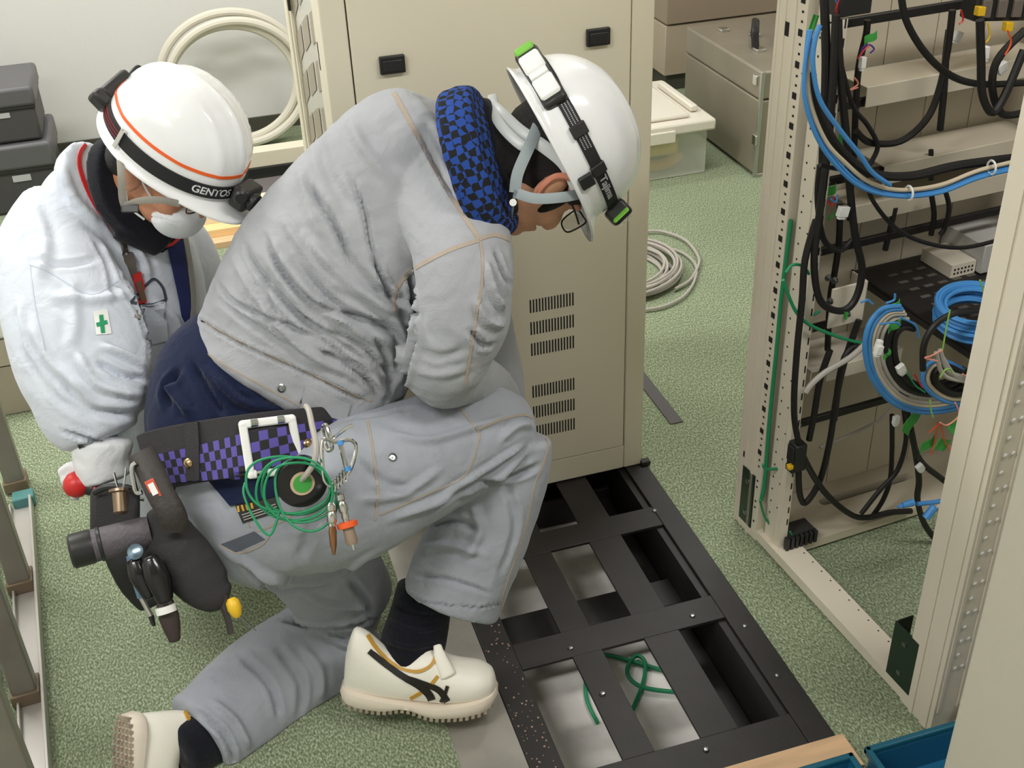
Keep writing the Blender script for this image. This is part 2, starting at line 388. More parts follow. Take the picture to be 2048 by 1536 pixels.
tag(obj('yellow_bag', MB().box((.43, 1.69, .085), (.86, 2.0, .165)), mat('yellow_vinyl', S(240,205,70), .5), bevel=.02), 'yellow bag packed in the upper part of the translucent tub', 'bag')
b = MB().tube(spline([(.5,1.75,.03),(.65,1.74,.05),(.8,1.75,.03),(.9,1.8,.035),(.85,1.9,.03),(.6,1.9,.04)],6), .022, 8)
tag(obj('orange_cord', b, mat('amber_cord', S(240,180,90), .5)), 'amber cord bundle at the bottom of the translucent tub', 'cord')
# cable coil on carpet
cc = MB(); c0 = Vector((.33, 1.0, 0))
for k in range(15):
    r = .155+.0075*(k % 9)+random.uniform(-.003,.003); zc = .008+.0105*(k//4); dx, dy = random.uniform(-.012,.012), random.uniform(-.012,.012); ph = random.uniform(0, 6)
    cc.tube([(c0.x+dx+r*math.cos(2*PI*i/56)*(1+.02*math.sin(2*PI*i/28+ph)), c0.y+dy+r*math.sin(2*PI*i/56), zc+.004*math.sin(2*PI*i/56*2+ph)+.004) for i in range(56)], .0048, 6, closed=True)
cc.tube(spline([onz(u, v, .01) for u, v in ((1285,620),(1330,612),(1370,590),(1391,555),(1388,525),(1350,500))]+[Vector((.45,1.1,.03))], 8), .0048, 6)
cc.tube(spline([onz(u, v, .012) for u, v in ((1285,463),(1325,463),(1370,480),(1395,510),(1397,530),(1380,560),(1350,578))], 8), .0048, 6)
tag(obj('cable_coil', cc, M['greyc']), 'light grey cable coil lying on the carpet right of the beige cabinet', 'cable')
# flat bar on carpet
tb = MB().box((.140, .138, 0), (.176, .55, .004)); tb2 = obj('flat_bar', tb, mat('dark_grey_bar', S(86,82,84), .45), bevel=.0008)
tag(tb2, 'dark grey flat metal bar on the carpet beside the beige cabinet', 'metal bar')
# ladder lying on its side, lower left
L0 = onz(105, 1536, 0); L1 = onz(68, 1010, 0); ld = (L1-L0); ld.z = 0; LL = ld.length; ld.normalize(); ln = Vector((-ld.y, ld.x, 0))   # ln points left
t = empty('step_ladder', L0, 'aluminium step ladder lying on its side at the lower left corner', 'ladder')
def LT(a, b_, z): return L0 + ld*a + ln*b_ + Vector((0,0,z))
M['lalum'] = mat('ladder_aluminium', S(196,192,186), .35, .35); M['lrung'] = mat('ladder_tread_aluminium', S(140,134,126), .4, .3, stretch=(1,1,1), var=.05, vscale=20); M['lbr'] = mat('bronze_bracket', S(128,112,92), .5, .2)
obj('side_rail', MB().box((-.5, 0, 0), (LL, .006, .035), LT).box((-.5, 0, 0), (LL, .055, .004), LT).box((-.5,.05,0),(LL,.055,.02),LT), M['lalum'], t, bevel=.001)
obj('side_rail', MB().box((-.5, 0, .416), (LL, .006, .45), LT).box((-.5, 0, .446), (LL, .055, .45), LT), M['lalum'], t, bevel=.001)
obj('rail_cap', MB().box((LL-.005, -.006, -.0), (LL+.035, .045, .03), LT), mat('teal_foot', S(84,140,140), .5), t, bevel=.004)
for (u, v) in ((62,1150),(86,1365),(110,1590),(38,955)):
    c = onz(u, v, .03); a = (c-L0).dot(ld)
    r = obj('rung', MB().box((a-.02, .012, .02), (a+.02, .060, .43), LT), M['lrung'], t, bevel=.004)
    obj('rung_bracket', MB().box((a-.026, .007, .004), (a+.03, .064, .035), LT), M['lbr'], t, bevel=.003)
obj('rear_rail', MB().box((-.5, .085, 0), (LL*.8, .10, .035), LT), M['lalum'], t, bevel=.001)
for a in (.05, .33, .6):
    obj('rear_rung', MB().box((a, .10, .02), (a+.045, .125, .43), LT), M['lrung'], t, bevel=.003)
# teal crates bottom right
def crate(x0, x1, y0, y1, z1, lab):
    t = empty('parts_crate', ((x0+x1)/2, (y0+y1)/2, 0), lab, 'crate', 'teal crates in the lower right corner')
    b = tub(x0+.008, x1-.008, y0+.008, y1-.008, 0.001, z1-.012, .004, 0)
    obj('crate_body', b, M['tealb'], t, bevel=.004)
    r = tub(x0, x1, y0, y1, z1-.014, z1, .012, 0); r.v = r.v[:32]; r.f = r.f[:24]; r.m = r.m[:24]
    obj('crate_rim', r, M['teal'], t, bevel=.003)
crate(-.004, .42, -1.31, -1.018, .092, 'teal plastic crate in the lower right corner, partly hidden by the near beige cabinet')
crate(-.34, -.03, -1.31, -1.022, .095, 'teal plastic crate in front of the plywood strip, cut off by the lower edge')

t = empty('low_unit', (1.9, 2.75, 0), 'taupe box with dark base along the back wall behind the metal instrument case', 'cabinet')  # taupe block added for the brownish tone before the back wall, darker upper part
M['taupe2'] = mat('warm_taupe', S(176,162,142), .5)
obj('unit_body', MB().box((1.20, 2.62, .075), (2.35, 2.84, .30)), M['taupe2'], t, bevel=.004)
obj('unit_upper', MB().box((1.20, 2.61, .308), (2.35, 2.84, .90)), mat('brown_taupe', S(150,134,116), .5), t, bevel=.004)
obj('plinth', MB().box((1.22, 2.64, 0), (2.33, 2.83, .07)), M['base'], t)
# ================================================================ OPEN RACK ON THE RIGHT
RO = Vector((0.12407, -0.26633, 0)); _ra = math.radians(4.77)
RA_ = Vector((math.cos(_ra), math.sin(_ra), 0)); RB_ = Vector((-math.sin(_ra), math.cos(_ra), 0))
def rk(a, b, z): return RO + RA_*a + RB_*b + Vector((0, 0, z))
def rb(u, v, b): r = ray(u, v); t = (b-(CAM-RO).dot(RB_))/r.dot(RB_); return CAM + r*t       # on the plane b = const of the rack
def ra(u, v, a): r = ray(u, v); t = (a-(CAM-RO).dot(RA_))/r.dot(RA_); return CAM + r*t
rack = empty('open_rack', rk(.3, -.35, 0), 'open beige equipment rack frame full of cables at the right', 'rack')
def rbox(mb, lo, hi, mi=0): return mb.box(lo, hi, rk, mi)
RW, RD, RH = .66, .70, 1.95
# far left post
p = MB(); rbox(p, (0, -.093, 0), (.022, 0, RH)); rbox(p, (-.002, -.030, .0), (.0, -.024, RH)); rbox(p, (-.003, -.062, .0), (.0, -.052, RH)); rbox(p, (-.0015, -.008, 0), (0, 0, RH))
h = p
for k in range(34):
    z = .08+.0572*k-.011
    if z > .2: rbox(h, (-.0012, -.0835, z-.006), (.001, -.0715, z+.006), 1)
    for dz in (-.02, .02): rbox(h, (-.001, -.082, z+dz-.002), (.001, -.077, z+dz+.002), 1)
rbox(h, (-.001, -.042, 1.14), (.001, -.030, 1.165), 1); rbox(h, (-.001, -.028, .19), (.001, -.016, .205), 1)
obj('corner_post', p, [M['beige2'], M['slot']], rack)
p = MB(); rbox(p, (.012, -.165, .02), (.016, -.105, RH)); rbox(p, (.010, -.150, .02), (.013, -.140, RH)); rbox(p, (.012, -.108, .02), (.05, -.105, RH)); rbox(p, (.016, -.165, .02), (.032, -.162, RH))
h = p
for k in range(56):
    z = .1+.033*k
    rbox(h, (.0115, -.1215, z-.002), (.013, -.1175, z+.002), 1)
    if k % 2: rbox(h, (.009, -.149, z-.0015), (.0105, -.146, z+.0015), 1)
    rbox(h, (.026, -.1656, z-.008), (.029, -.1648, z+.008), 1)
obj('mounting_rail', p, [M['beige2'], M['slot']], rack)
# near left post (front face turned to the viewer)
p = MB(); rbox(p, (0, -.70, 0), (.022, -.612, RH)); rbox(p, (-.003, -.690, .0), (0, -.672, RH)); rbox(p, (-.003, -.650, .0), (0, -.640, RH)); rbox(p, (.022, -.70, 0), (.10, -.694, RH)); rbox(p, (.006, -.702, .05), (.012, -.70, RH)); rbox(p, (.050, -.703, .05), (.062, -.70, RH))
h = p
for k in range(50):
    z = .16+.034*k
    for a in (.024, .040):
        if a < .03 or k % 2 == 0: h.lathe([(.003, 0), (.0045, .0008), (.003, .0016), (.0008, .002)], rk(a, -.701, z), -RB_, n=8, mi=1)
obj('corner_post', p, [M['beige2'], M['white']], rack)
p = MB(); rbox(p, (.10, -.690, .02), (.104, -.60, RH))
obj('mounting_rail', p, M['beige2'], rack, bevel=.001)
# right hand posts and rails
p = MB(); rbox(p, (RW-.03, -.09, 0), (RW, 0, RH)); obj('corner_post', p, M['beige2'], rack, bevel=.0015)
p = MB(); rbox(p, (RW-.03, -.70, 0), (RW, -.61, RH)); obj('corner_post', p, M['beige2'], rack, bevel=.0015)
p = MB(); rbox(p, (.545, -.11, .02), (.585, -.105, RH)); rbox(p, (.585, -.14, .02), (.589, -.105, RH))
h = p
for k in range(38): rbox(h, (.556, -.1112, .1+.045*k), (.562, -.1098, .118+.045*k), 1)
obj('mounting_rail', p, [M['beige2'], M['slot']], rack)
p = MB(); rbox(p, (.635, -.60, .3), (.645, -.1, RH)); obj('dark_side_panel', p, mat('dark_brown_panel', S(58,54,50), .5), rack)
# bottom ring: beams and far base plate with slot
p = MB(); rbox(p, (0, -.612, .006), (.064, -.093, .03)); rbox(p, (.004, -.66, 0), (.01, -.05, .012))
h = p
for k in range(15): rbox(h, (.053, -.60+.033*k, .0298), (.056, -.597+.033*k, .0306), 1)
obj('bottom_beam', p, [M['beige2'], M['slot']], rack)
p = MB(); rbox(p, (.064, -.70, .01), (RW, -.65, .05)); obj('bottom_beam', p, M['beige2'], rack, bevel=.002)
p = MB(); rbox(p, (RW-.05, -.65, .006), (RW, 0, .03)); obj('bottom_beam', p, M['beige2'], rack, bevel=.002)
def slotplate(z0, z1):
    p = MB(); a0, a1, b0, b1 = .03, .61, -.175, -.004; sa, sb, sy, r = .20, .44, -.068, .012
    # plate around a long rounded slot
    inner = [(sa + r*math.cos(t), sy + r*math.sin(t)) for t in [PI/2+PI*i/8 for i in range(9)]] + [(sb + r*math.cos(t), sy + r*math.sin(t)) for t in [-PI/2+PI*i/8 for i in range(9)]]
    outer = []
    for (x, y) in inner:
        if x < sa+.001: outer.append((a0, {0: b1}.get(0) if y > sy+.0115 else (b0 if y < sy-.0115 else b1+(b0-b1)*((sy+r-y)/(2*r)))))
        else: outer.append((a1, b1 if y > sy+.0115 else (b0 if y < sy-.0115 else b1+(b0-b1)*((sy+r-y)/(2*r)))))
    n = len(inner)
    vs = [rk(x, y, z) for z in (z0, z1) for ring in (outer, inner) for (x, y) in ring]
    fs = []
    for i in range(n):
        j = (i+1) % n
        fs.append((2*n+i, 2*n+j, 3*n+j, 3*n+i)); fs.append((i, n+i, n+j, j)); fs.append((n+i, 3*n+i, 3*n+j, n+j)); fs.append((i, j, 2*n+j, 2*n+i))
    p.add(vs, fs); return p
obj('base_plate', slotplate(.008, .03), M['beige3'], rack, sharp=30)
# far face panels
p = MB()
for a0, a1 in ((.05, .135), (.137, .245), (.247, .362), (.364, .48), (.482, .63)): rbox(p, (a0, -.010, .03), (a1, -.004, RH))
rbox(p, (.03, -.005, .03), (.64, -.002, RH)); obj('back_panel', p, M['beige3'], rack, bevel=.001)
p = MB(); rbox(p, (.62, -.60, .03), (.63, -.12, .55)); obj('lower_side_panel', p, M['beige3'], rack)
# black horizontal lacing bars
for i, (z, a1) in enumerate(((1.168, .54), (1.015, .54), (.868, .54), (.720, .54), (.545, .20), (.308, .50))):
    p = MB(); rbox(p, (.062, -.105, z-.0085), (a1, -.095, z+.0085)); br = obj('lacing_bar', p, M['blackm'], rack, bevel=.002)
    s_ = MB().lathe([(.006, 0), (.006, .003), (.003, .004)], rk(.074, -.105, z), -RB_, n=10); obj('screw', s_, M['zinc'], br)
# trays (beige L shelves)
for (z, a0, a1, b1) in ((1.045, .13, .56, -.115), (.880, .195, .57, -.115), (.800, .145, .56, -.10)):
    p = MB(); rbox(p, (a0, b1, z), (a1, -.02, z+.003)); rbox(p, (a0, b1-.002, z-.036), (a1, b1, z+.003)); obj('cable_tray', p, M['beige3'], rack, bevel=.001)
p = MB(); rbox(p, (.070, -.13, .455), (.30, -.02, .458)); rbox(p, (.11, -.132, .425), (.30, -.13, .458)); rbox(p, (.07, -.13, .415), (.073, -.05, .458)); obj('cable_tray', p, M['beige2'], rack, bevel=.001)
# perforated black shelf with white box on it
p = MB(); rbox(p, (.235, -.385, .598), (.61, .0-.012, .602)); rbox(p, (.235, -.385, .585), (.238, -.012, .606)); rbox(p, (.235, -.387, .572), (.61, -.384, .602))
h = p
for i in range(8):
    for j in range(9): rbox(h, (.29+.036*i, -.35+.035*j, .6022), (.312+.036*i, -.340+.035*j, .6026), 1)
obj('shelf', p, [M['blackm'], mat('grey_slot_light', S(92,88,82), .6)], rack)['label'] = 'black perforated shelf'
t = empty('grey_case', rk(.45, -.06, .6), 'light grey metal box with pierced front standing on the black rack shelf', 'box')
p = MB(); rbox(p, (.46, -.145, .605), (.615, .0-.015, .67)); obj('case_body', p, mat('grey_white_case', S(196,194,190), .4), t, bevel=.002)
p = MB(); rbox(p, (.395, -.13, .603), (.458, -.035, .632)); h = p
for i in range(6):
    for j in range(2): rbox(h, (.402+.009*i, -.1308, .610+.009*j), (.406+.009*i, -.1295, .614+.009*j), 1)
obj('bracket', p, [M['beige2'], M['slot']], t)
# angle bracket with two bolts on the left rail
p = MB(); rbox(p, (.075, -.16, .575), (.16, -.155, .665)); rbox(p, (.155, -.16, .575), (.16, -.11, .665)); bk = obj('angle_bracket', p, M['beige2'], rack, bevel=.002)
for (u, v) in ((1655,555),(1668,560),(1658,602),(1693,627)):
    q = rb(u, v, -.161); obj('bracket_bolt', MB().lathe([(.007,0),(.007,.004),(.004,.005),(.004,.009),(.001,.0095)], q, -RB_, n=8), M['zinc'], bk)
# zinc corner plates at the bottom
for (b0, b1, z0, z1) in ((-.071, -.022, .022, .170), (-.632, -.563, .030, .165)):
    p = MB(); rbox(p, (.026, b0, z0), (.029, b1, z1)); rbox(p, (.026, b0, z0), (.060, b0+.003, z1))
    q = MB()
    if b0 < -.5: p = MB(); rbox(p, (-.001, b0, z0), (.003, b1, z1)); rbox(p, (.003, b1-.003, z0), (.04, b1, z1))
    else: p = MB(); rbox(p, (-.003, b0, z0), (-.0005, b1, z1)); rbox(p, (-.003, b0, z0), (.02, b0+.003, z1))
    cp = obj('corner_plate', p, M['gplate'], rack, bevel=.0008); cp['label'] = 'dull green zinc corner plate'
    s_ = MB()
    for zz in (z0+.03, z1-.03): s_.lathe([(.006,0),(.006,.002),(.003,.003)], rk(-.003 if b0 > -.5 else -.001, (b0+b1)/2, zz), -RA_, n=10)
    obj('screw', s_, M['zinc'], cp)
# near bottom foot hardware
p = MB(); rbox(p, (.05, -.730, .045), (.20, -.705, .056)); rbox(p, (.09, -.74, .075), (.20, -.72, .083)); obj('foot_channel', p, M['alum'], rack, bevel=.001)
p = MB(); rbox(p, (.035, -.755, .0), (.14, -.712, .028)); obj('levelling_foot', p, M['white'], rack, bevel=.004)

# --- cables in the rack: every run is a thing of its own
def cab(pts, r, m, name, lab, cat='cable', grp=None, b=-.2, n=8, k=6, flat=1.0):
    P3 = [rb(p[0], p[1], p[2] if len(p) > 2 else b) for p in pts]
    o = obj(name, MB().tube(spline(P3, k), r, n, flat=flat), m, None); return tag(o, lab, cat, grp)
C_ = M['cable']; GB = 'black cables hung in the open rack'
cab([(1672,30),(1665,180),(1655,300),(1640,420),(1628,520),(1640,600),(1680,622),(1710,600),(1724,540),(1710,470),(1700,380),(1695,300),(1685,200),(1678,110),(1676,40)], .0072, C_, 'power_cable', 'thick black cable in a long closed loop reaching down to the angle bracket', b=-.19, grp=GB)
cab([(1800,-30),(1812,40),(1850,105),(1900,150),(1960,168),(2060,165)], .0062, C_, 'power_cable', 'thick black cable sweeping from the top middle to the right edge', b=-.25, grp=GB)
cab([(1905,20),(1895,100),(1878,180),(1852,240),(1800,283),(1740,285),(1712,262)], .0064, C_, 'power_cable', 'black cable curving down from the upper right and up again under the highest tray', b=-.17, grp=GB)
cab([(1680,120),(1705,210),(1735,250),(1755,290),(1745,320),(1738,330)], .0045, C_, 'power_cable', 'thin black cable bulging right between the two upper trays', b=-.18, grp=GB)
cab([(1735,40),(1732,70),(1718,130),(1712,200),(1708,300),(1702,370),(1700,440)], .0062, C_, 'power_cable', 'black cable tied straight down through the green tape tags', b=-.13, grp=GB)
cab([(1612,145),(1640,230),(1680,300),(1740,345),(1820,352),(1920,330),(2060,312)], .0085, C_, 'cable_bundle', 'thick black cable bundle sweeping along above the blue and cream cables', b=-.24, grp=GB)
cab([(1640,330),(1660,335),(1690,340),(1725,345),(1745,400),(1790,455),(1850,485),(1930,495),(2030,470)], .0042, C_, 'power_cable', 'thin black cable crossing above the pierced shelf', b=-.22, grp=GB)
cab([(1632,440),(1610,520),(1604,600),(1594,700),(1588,800),(1592,860),(1610,920),(1650,985),(1700,1028),(1735,1035),(1780,1025),(1822,1022)], .0068, C_, 'power_cable', 'black cable running down the left post and curving along the base plate to the right', b=-.185, grp=GB)
cab([(1718,640),(1690,720),(1672,800),(1660,880),(1640,960),(1612,1005),(1600,990),(1597,940),(1602,890)], .0068, C_, 'power_cable', 'black cable with a tight bottom loop just above the base plate', b=-.17, grp=GB)
cab([(1660,700),(1640,760),(1628,830),(1618,880)], .0068, C_, 'power_cable', 'short black cable dropping to the black connector on the left post', b=-.17, grp=GB)
cab([(1730,690),(1700,700),(1682,740),(1668,840)], .007, C_, 'power_cable', 'black cable bending left out of the cable coil below the beige tray', b=-.18, grp=GB)
cab([(1784,830),(1784,900),(1780,960),(1766,1000),(1745,1032)], .0055, C_, 'power_cable', 'black cable hanging straight to the base plate left of the green tape', b=-.17, grp=GB)
cab([(1808,820),(1812,880),(1795,940),(1760,980),(1722,1028)], .0055, C_, 'power_cable', 'black cable slanting down left to join the others at the base plate', b=-.19, grp=GB)
cab([(1815,825),(1830,900),(1838,960),(1835,1000),(1850,1050),(1885,1095)], .0068, C_, 'power_cable', 'black cable dropping past the blue plug to the rack front', b=-.27, grp=GB)
cab([(1820,860),(1840,920),(1880,955),(1920,985)], .0065, C_, 'power_cable', 'black cable passing right behind the near post under the green tapes', b=-.28, grp=GB)
cab([(1960,40),(1962,120),(1965,190),(1985,225),(2010,190),(2048,100)], .0072, C_, 'power_cable', 'black cable looped tightly at the upper right corner, inner loop', b=-.3, grp=GB)
cab([(2050,60),(1995,120),(1985,180),(2005,228),(2050,225)], .0068, C_, 'power_cable', 'black cable looped at the upper right corner, outer loop at the frame edge', b=-.28, grp=GB)
cab([(1898,60),(1892,110),(1888,180),(1880,260)], .0066, C_, 'power_cable', 'black cable dropping from the upper right strip to the second tray', b=-.12, grp=GB)
cab([(1862,300),(1862,360)], .005, C_, 'power_cable', 'short black cable stub between the second and third trays', b=-.11, grp=GB)
cab([(1862,385),(1868,430),(1862,470)], .0055, C_, 'power_cable', 'black cable hanging below the third tray, left of the thin grey one', b=-.13, grp=GB)
cab([(1890,380),(1898,415),(1890,455),(1880,470)], .005, C_, 'power_cable', 'black cable bowing right below the third tray', b=-.13, grp=GB)
cab([(1790,415),(1780,460),(1770,500)], .006, C_, 'power_cable', 'black cable running down behind the pierced black shelf at its left end', b=-.10, grp=GB)
cab([(1680,410),(1678,480),(1670,540),(1660,600),(1655,700)], .0065, C_, 'power_cable', 'black cable running straight down behind the angle bracket', b=-.14, grp=GB)
cab([(1640,330),(1635,400),(1648,480),(1680,500),(1705,480)], .0058, C_, 'power_cable', 'black cable ending in a small hook over the fourth lacing bar', b=-.175, grp=GB)
cab([(1648,-10),(1652,120),(1648,250),(1644,350)], .008, C_, 'power_cable', 'thick black cable along the inner left post at the top', b=-.175, grp=GB)
# blue / cream runs at the top
cab([(1618,60),(1612,120),(1616,190),(1640,270),(1680,330),(1730,372),(1800,388),(1880,380),(1960,350),(2060,325)], .0042, M['blue'], 'blue_cable', 'blue cable sagging lowest along the cream cable and out at the right edge', b=-.255)
cab([(1622,60),(1610,130),(1610,200),(1634,275),(1676,335),(1728,377),(1800,393),(1880,385),(1960,355),(2060,331)], .0038, M['blue'], 'blue_cable', 'blue cable pressed under the other sagging blue cable', b=-.262)
cab([(1640,50),(1630,80),(1626,130),(1640,200),(1680,260),(1720,310),(1745,345),(1780,370)], .0042, M['blue'], 'blue_cable', 'blue cable cutting diagonally across the black bundle at the upper left of the rack', b=-.27)
cab([(1640,60),(1616,110),(1620,200),(1650,280),(1690,325),(1740,365),(1800,380),(1880,370),(1960,340),(2060,316)], .0040, M['creamc'], 'cream_cable', 'cream cable sagging between the black bundle and the blue cable', b=-.258)
for (u, v) in ((1818,386),(1983,335)):
    q = rb(u, v, -.262); o = obj('cable_tie', MB().tube([q+Vector((0,.012*math.cos(t),.013*math.sin(t))) for t in [2*PI*i/12 for i in range(12)]], .0022, 6, closed=True), M['white']); tag(o, 'white cable tie round the sagging blue and cream cables, ' + ('middle of the span' if u < 1900 else 'near the right edge'), 'cable tie')
# green wires
cab([(1582,440),(1572,520),(1562,600),(1553,700),(1540,830),(1530,960),(1522,1000)], .0042, M['green'], 'earth_wire', 'green earth wire running down the groove of the left post', b=-.098)
cab([(1566,560),(1590,620),(1620,650),(1680,675),(1730,688)], .0035, M['green'], 'earth_wire', 'green earth wire sagging from the left post to the cable coil', b=-.18)
cab([(1572,545),(1585,530),(1605,532),(1618,548)], .003, M['green'], 'earth_wire', 'green wire arching over at the left post beside the black cable', b=-.17)
cab([(1622,590),(1605,600),(1602,625),(1620,632),(1640,622)], .003, M['green'], 'earth_wire', 'small curl of green wire beside the left mounting rail', b=-.16)
cab([(1526,928),(1532,938),(1560,937),(1580,934)], .0032, M['green'], 'earth_wire', 'short green wire with yellow end at the lower left post', b=-.13)
cab([(1580,1063),(1592,1085),(1608,1106)], .0022, M['green'], 'earth_wire', 'thin green wire trailing over the rack bottom beam under the green label', b=-.17)
cab([(1520,1000),(1528,1030),(1540,1050)], .0028, M['green'], 'earth_wire', 'green wire end reaching down to the green label', b=-.12)
# grey cable crossing
cab([(1730,688),(1700,715),(1650,745),(1622,770),(1612,785)], .006, M['greyc'], 'grey_cable', 'grey cable slanting down left from the coil with a cut end', b=-.2)
cab([(1640,895),(1700,870),(1760,840),(1785,815)], .0035, M['greyc'], 'grey_cable', 'thin grey cable rising behind the black cables near the base', b=-.10)
# big hanging bundle: blue, cream, grey, black arcs
arcs = [('blue', .0050, 0, 'outermost blue cable'), ('blue', .0048, 8, 'second blue cable'), ('creamc', .0042, 15, 'cream cable'), ('greyc', .0042, 22, 'outer grey cable'), ('greyc', .0038, 33, 'inner grey cable'), ('cable', .0075, 44, 'outer black cable'), ('cable', .0075, 57, 'inner black cable')]
base = [(1800,612),(1765,618),(1738,650),(1730,700),(1745,758),(1785,805),(1840,824),(1900,820),(1950,800),(1985,755)]
cx_, cy_ = 1850, 700
for (mn, r, ins, lb) in arcs:
    pts = []
    for (u, v) in base:
        dx, dy = cx_-u, cy_-v; L = math.hypot(dx, dy); pts.append((u+dx*ins/L, v+dy*ins/L*.9))
    cab(pts, r, M[mn], {'blue':'blue_cable','creamc':'cream_cable','greyc':'grey_cable','cable':'power_cable'}[mn], lb+' of the big hanging loop below the black shelf', b=-.33)
base = [(1925,738),(1880,720),(1852,735),(1846,765),(1870,792),(1905,806),(1945,800),(1975,770)]
cx_, cy_ = 1910, 752
for (mn, r, ins, lb) in (('blue', .0045, 0, 'blue cable, outer turn'), ('creamc', .0045, 9, 'cream cable, middle turn'), ('cable', .008, 22, 'thick black cable, inner turn')):
    pts = [(u+(cx_-u)*ins/60, v+(cy_-v)*ins/60) for (u, v) in base]
    cab(pts, r, M[mn], {'blue':'blue_cable','creamc':'cream_cable','cable':'power_cable'}[mn], lb+' of the smaller loop near the rack front', b=-.37)
for i, pts in enumerate(([(1880,700),(1900,745),(1960,757)], [(1872,705),(1890,752),(1955,765)], [(1885,715),(1915,755),(1965,750)])):
    cab(pts, .0045, M['greyc'], 'grey_cable', ('upper', 'lower', 'middle')[i]+' grey cable curving into the smaller loop near the rack front', b=-.39)
# blue coil on the shelf
bc = MB(); cc0 = rb(1950, 615, -.33)
for k in range(16):
    r0 = .074-.0026*(k % 7); dz = -.030+.0058*(k//2)+random.uniform(-.002,.002); ox, oy = random.uniform(-.004,.004), random.uniform(-.004,.004)
    bc.tube([cc0 + RA_*(ox+r0*1.05*math.cos(t)) + RB_*(oy+r0*.85*math.sin(t)) + Vector((0,0,dz+.010*math.sin(t))) for t in [2*PI*i/40 for i in range(40)]], .0040, 6, closed=True)
bc.tube(spline([rb(*q) for q in ((1985,640,-.40),(1958,690,-.41),(1952,730,-.41),(1955,770,-.40))], 6), .0075, 8)
tag(obj('blue_cable_coil', bc, M['blue']), 'coil of bright blue cable hanging at the front edge of the black shelf', 'cable')
cab([(1985,618),(1935,622),(1905,628),(1870,650),(1848,690),(1846,740)], .006, C_, 'power_cable', 'black cable arching through the blue coil and down', b=-.40)
# green tape tags, labels, connectors
def tagbox(u, v, b, sx, sz, rot, m, name, lab, cat, th=.0015, grp=None, dy=0):
    q = rb(u, v, b); c_, s_ = math.cos(rot), math.sin(rot)
    T = lambda x, y, z: q + RA_*(x*c_-z*s_) + RB_*(y+x*.3) + Vector((0,0,x*s_+z*c_))
    mb = MB(); nx = 5
    for i in range(nx):
        x0 = -sx/2+sx*i/nx; x1 = x0+sx/nx
        y0 = .003*math.sin(i*1.3); y1 = .003*math.sin((i+1)*1.3)
        mb.add([T(x0,y0,-sz/2),T(x1,y1,-sz/2),T(x1,y1,sz/2),T(x0,y0,sz/2),T(x0,y0+th,-sz/2),T(x1,y1+th,-sz/2),T(x1,y1+th,sz/2),T(x0,y0+th,sz/2)], [(0,1,2,3),(7,6,5,4),(0,4,5,1),(3,2,6,7),(1,5,6,2),(0,3,7,4)])
    return tag(obj(name, mb, m), lab, cat, grp)
GT = 'green tape tags in the open rack'
for (u, v, b, sx, sz, rt, lab) in (
    (1742,76,-.15,.034,.014,.15,'green tape tag on the cable above the highest tray'),
    (1627,48,-.16,.016,.030,-.3,'green tape tag at the top of the left post by the blue cables'),
    (1686,277,-.15,.018,.022,.3,'small green tape tag between the blue cables and the second tray'),
    (1662,382,-.16,.030,.018,.1,'green tape tag on the third tray beside the left post'),
    (1665,432,-.18,.026,.006,.5,'thin green tape strip hanging under the third tray'),
    (1790,612,-.33,.030,.012,.2,'green tape tag at the top of the big hanging cable loop'),
    (1790,652,-.35,.034,.016,.1,'green tape tag inside the big hanging cable loop'),
    (1824,842,-.30,.056,.026,.8,'green tape tag slanting at the upper left of the lower tape cluster'),
    (1855,890,-.32,.046,.022,.15,'green tape tag lowest in the cluster of tapes'),
    (1885,890,-.33,.056,.026,-.5,'wide green tape tag tilted down right in the tape cluster'),
    (1915,845,-.34,.048,.030,.7,'green tape tag highest on the right of the tape cluster'),
    (1692,632,-.2,.008,.016,0,'small green clip under the angle bracket'),
    (1775,710,-.36,.022,.008,.8,'narrow green tape strip within the big cable loop')):
    tagbox(u, v, b, sx, sz, rt, M['greent'], 'tape_tag', lab, 'tape', grp=GT)
lq = onz(1541, 1052, .0312); tag(obj('lime_label', MB().box((-.019,-.014,-.0004),(.019,.014,.0008), lambda x, y, z: lq+Vector((x*.9+y*.3, y*.95-x*.35, z))), M['lime']), 'lime green paper label stuck on the bottom corner of the rack', 'label')
GW = 'white connectors in the open rack'
for (u, v, b, sx, sz, rt, lab) in (
    (1725,125,-.16,.010,.020,0,'white connector just above the highest tray'),
    (1686,423,-.2,.022,.020,-.2,'white connector at the left end of the third tray'),
    (1915,72,-.14,.016,.018,-.4,'white connector hanging at the upper right'),
    (1972,105,-.25,.008,.022,.1,'slim white connector beside the looped black cables'),
    (2003,135,-.27,.020,.016,.4,'white connector between the two looped black cables'),
    (1757,690,-.37,.010,.020,-.2,'upper white connector in the big hanging loop'),
    (1757,700,-.38,.014,.018,-.2,'glossy white plug in the big hanging loop'),
    (1802,738,-.37,.016,.020,.5,'white plug deeper in the big hanging loop'),
    (1792,840,-.2,.014,.020,0,'white connector on the straight black cable above the base'),
    (1840,935,-.29,.016,.018,.6,'white plug beside the near post under the green tapes'),
    (1884,1008,-.33,.018,.014,.5,'white plug next to the blue plugs')):
    q = rb(u, v, b); T = (lambda x, y, z, q=q, rt=rt: q + RA_*(x*math.cos(rt)-z*math.sin(rt)) + RB_*y + Vector((0,0,x*math.sin(rt)+z*math.cos(rt))))
    tag(obj('connector', MB().box((-sx/2,-.005,-sz/2),(sx/2,.005,sz/2),T).box((-sx*.35,-.004,-sz*.75),(sx*.35,.004,-sz/2),T), M['white'], bevel=.001), lab, 'connector', GW)
cab([(1905,998),(1870,1004),(1835,1008)], .0048, M['blue'], 'blue_patch_lead', 'blue patch lead ending in a plug, upper of the two at the near post', b=-.36)
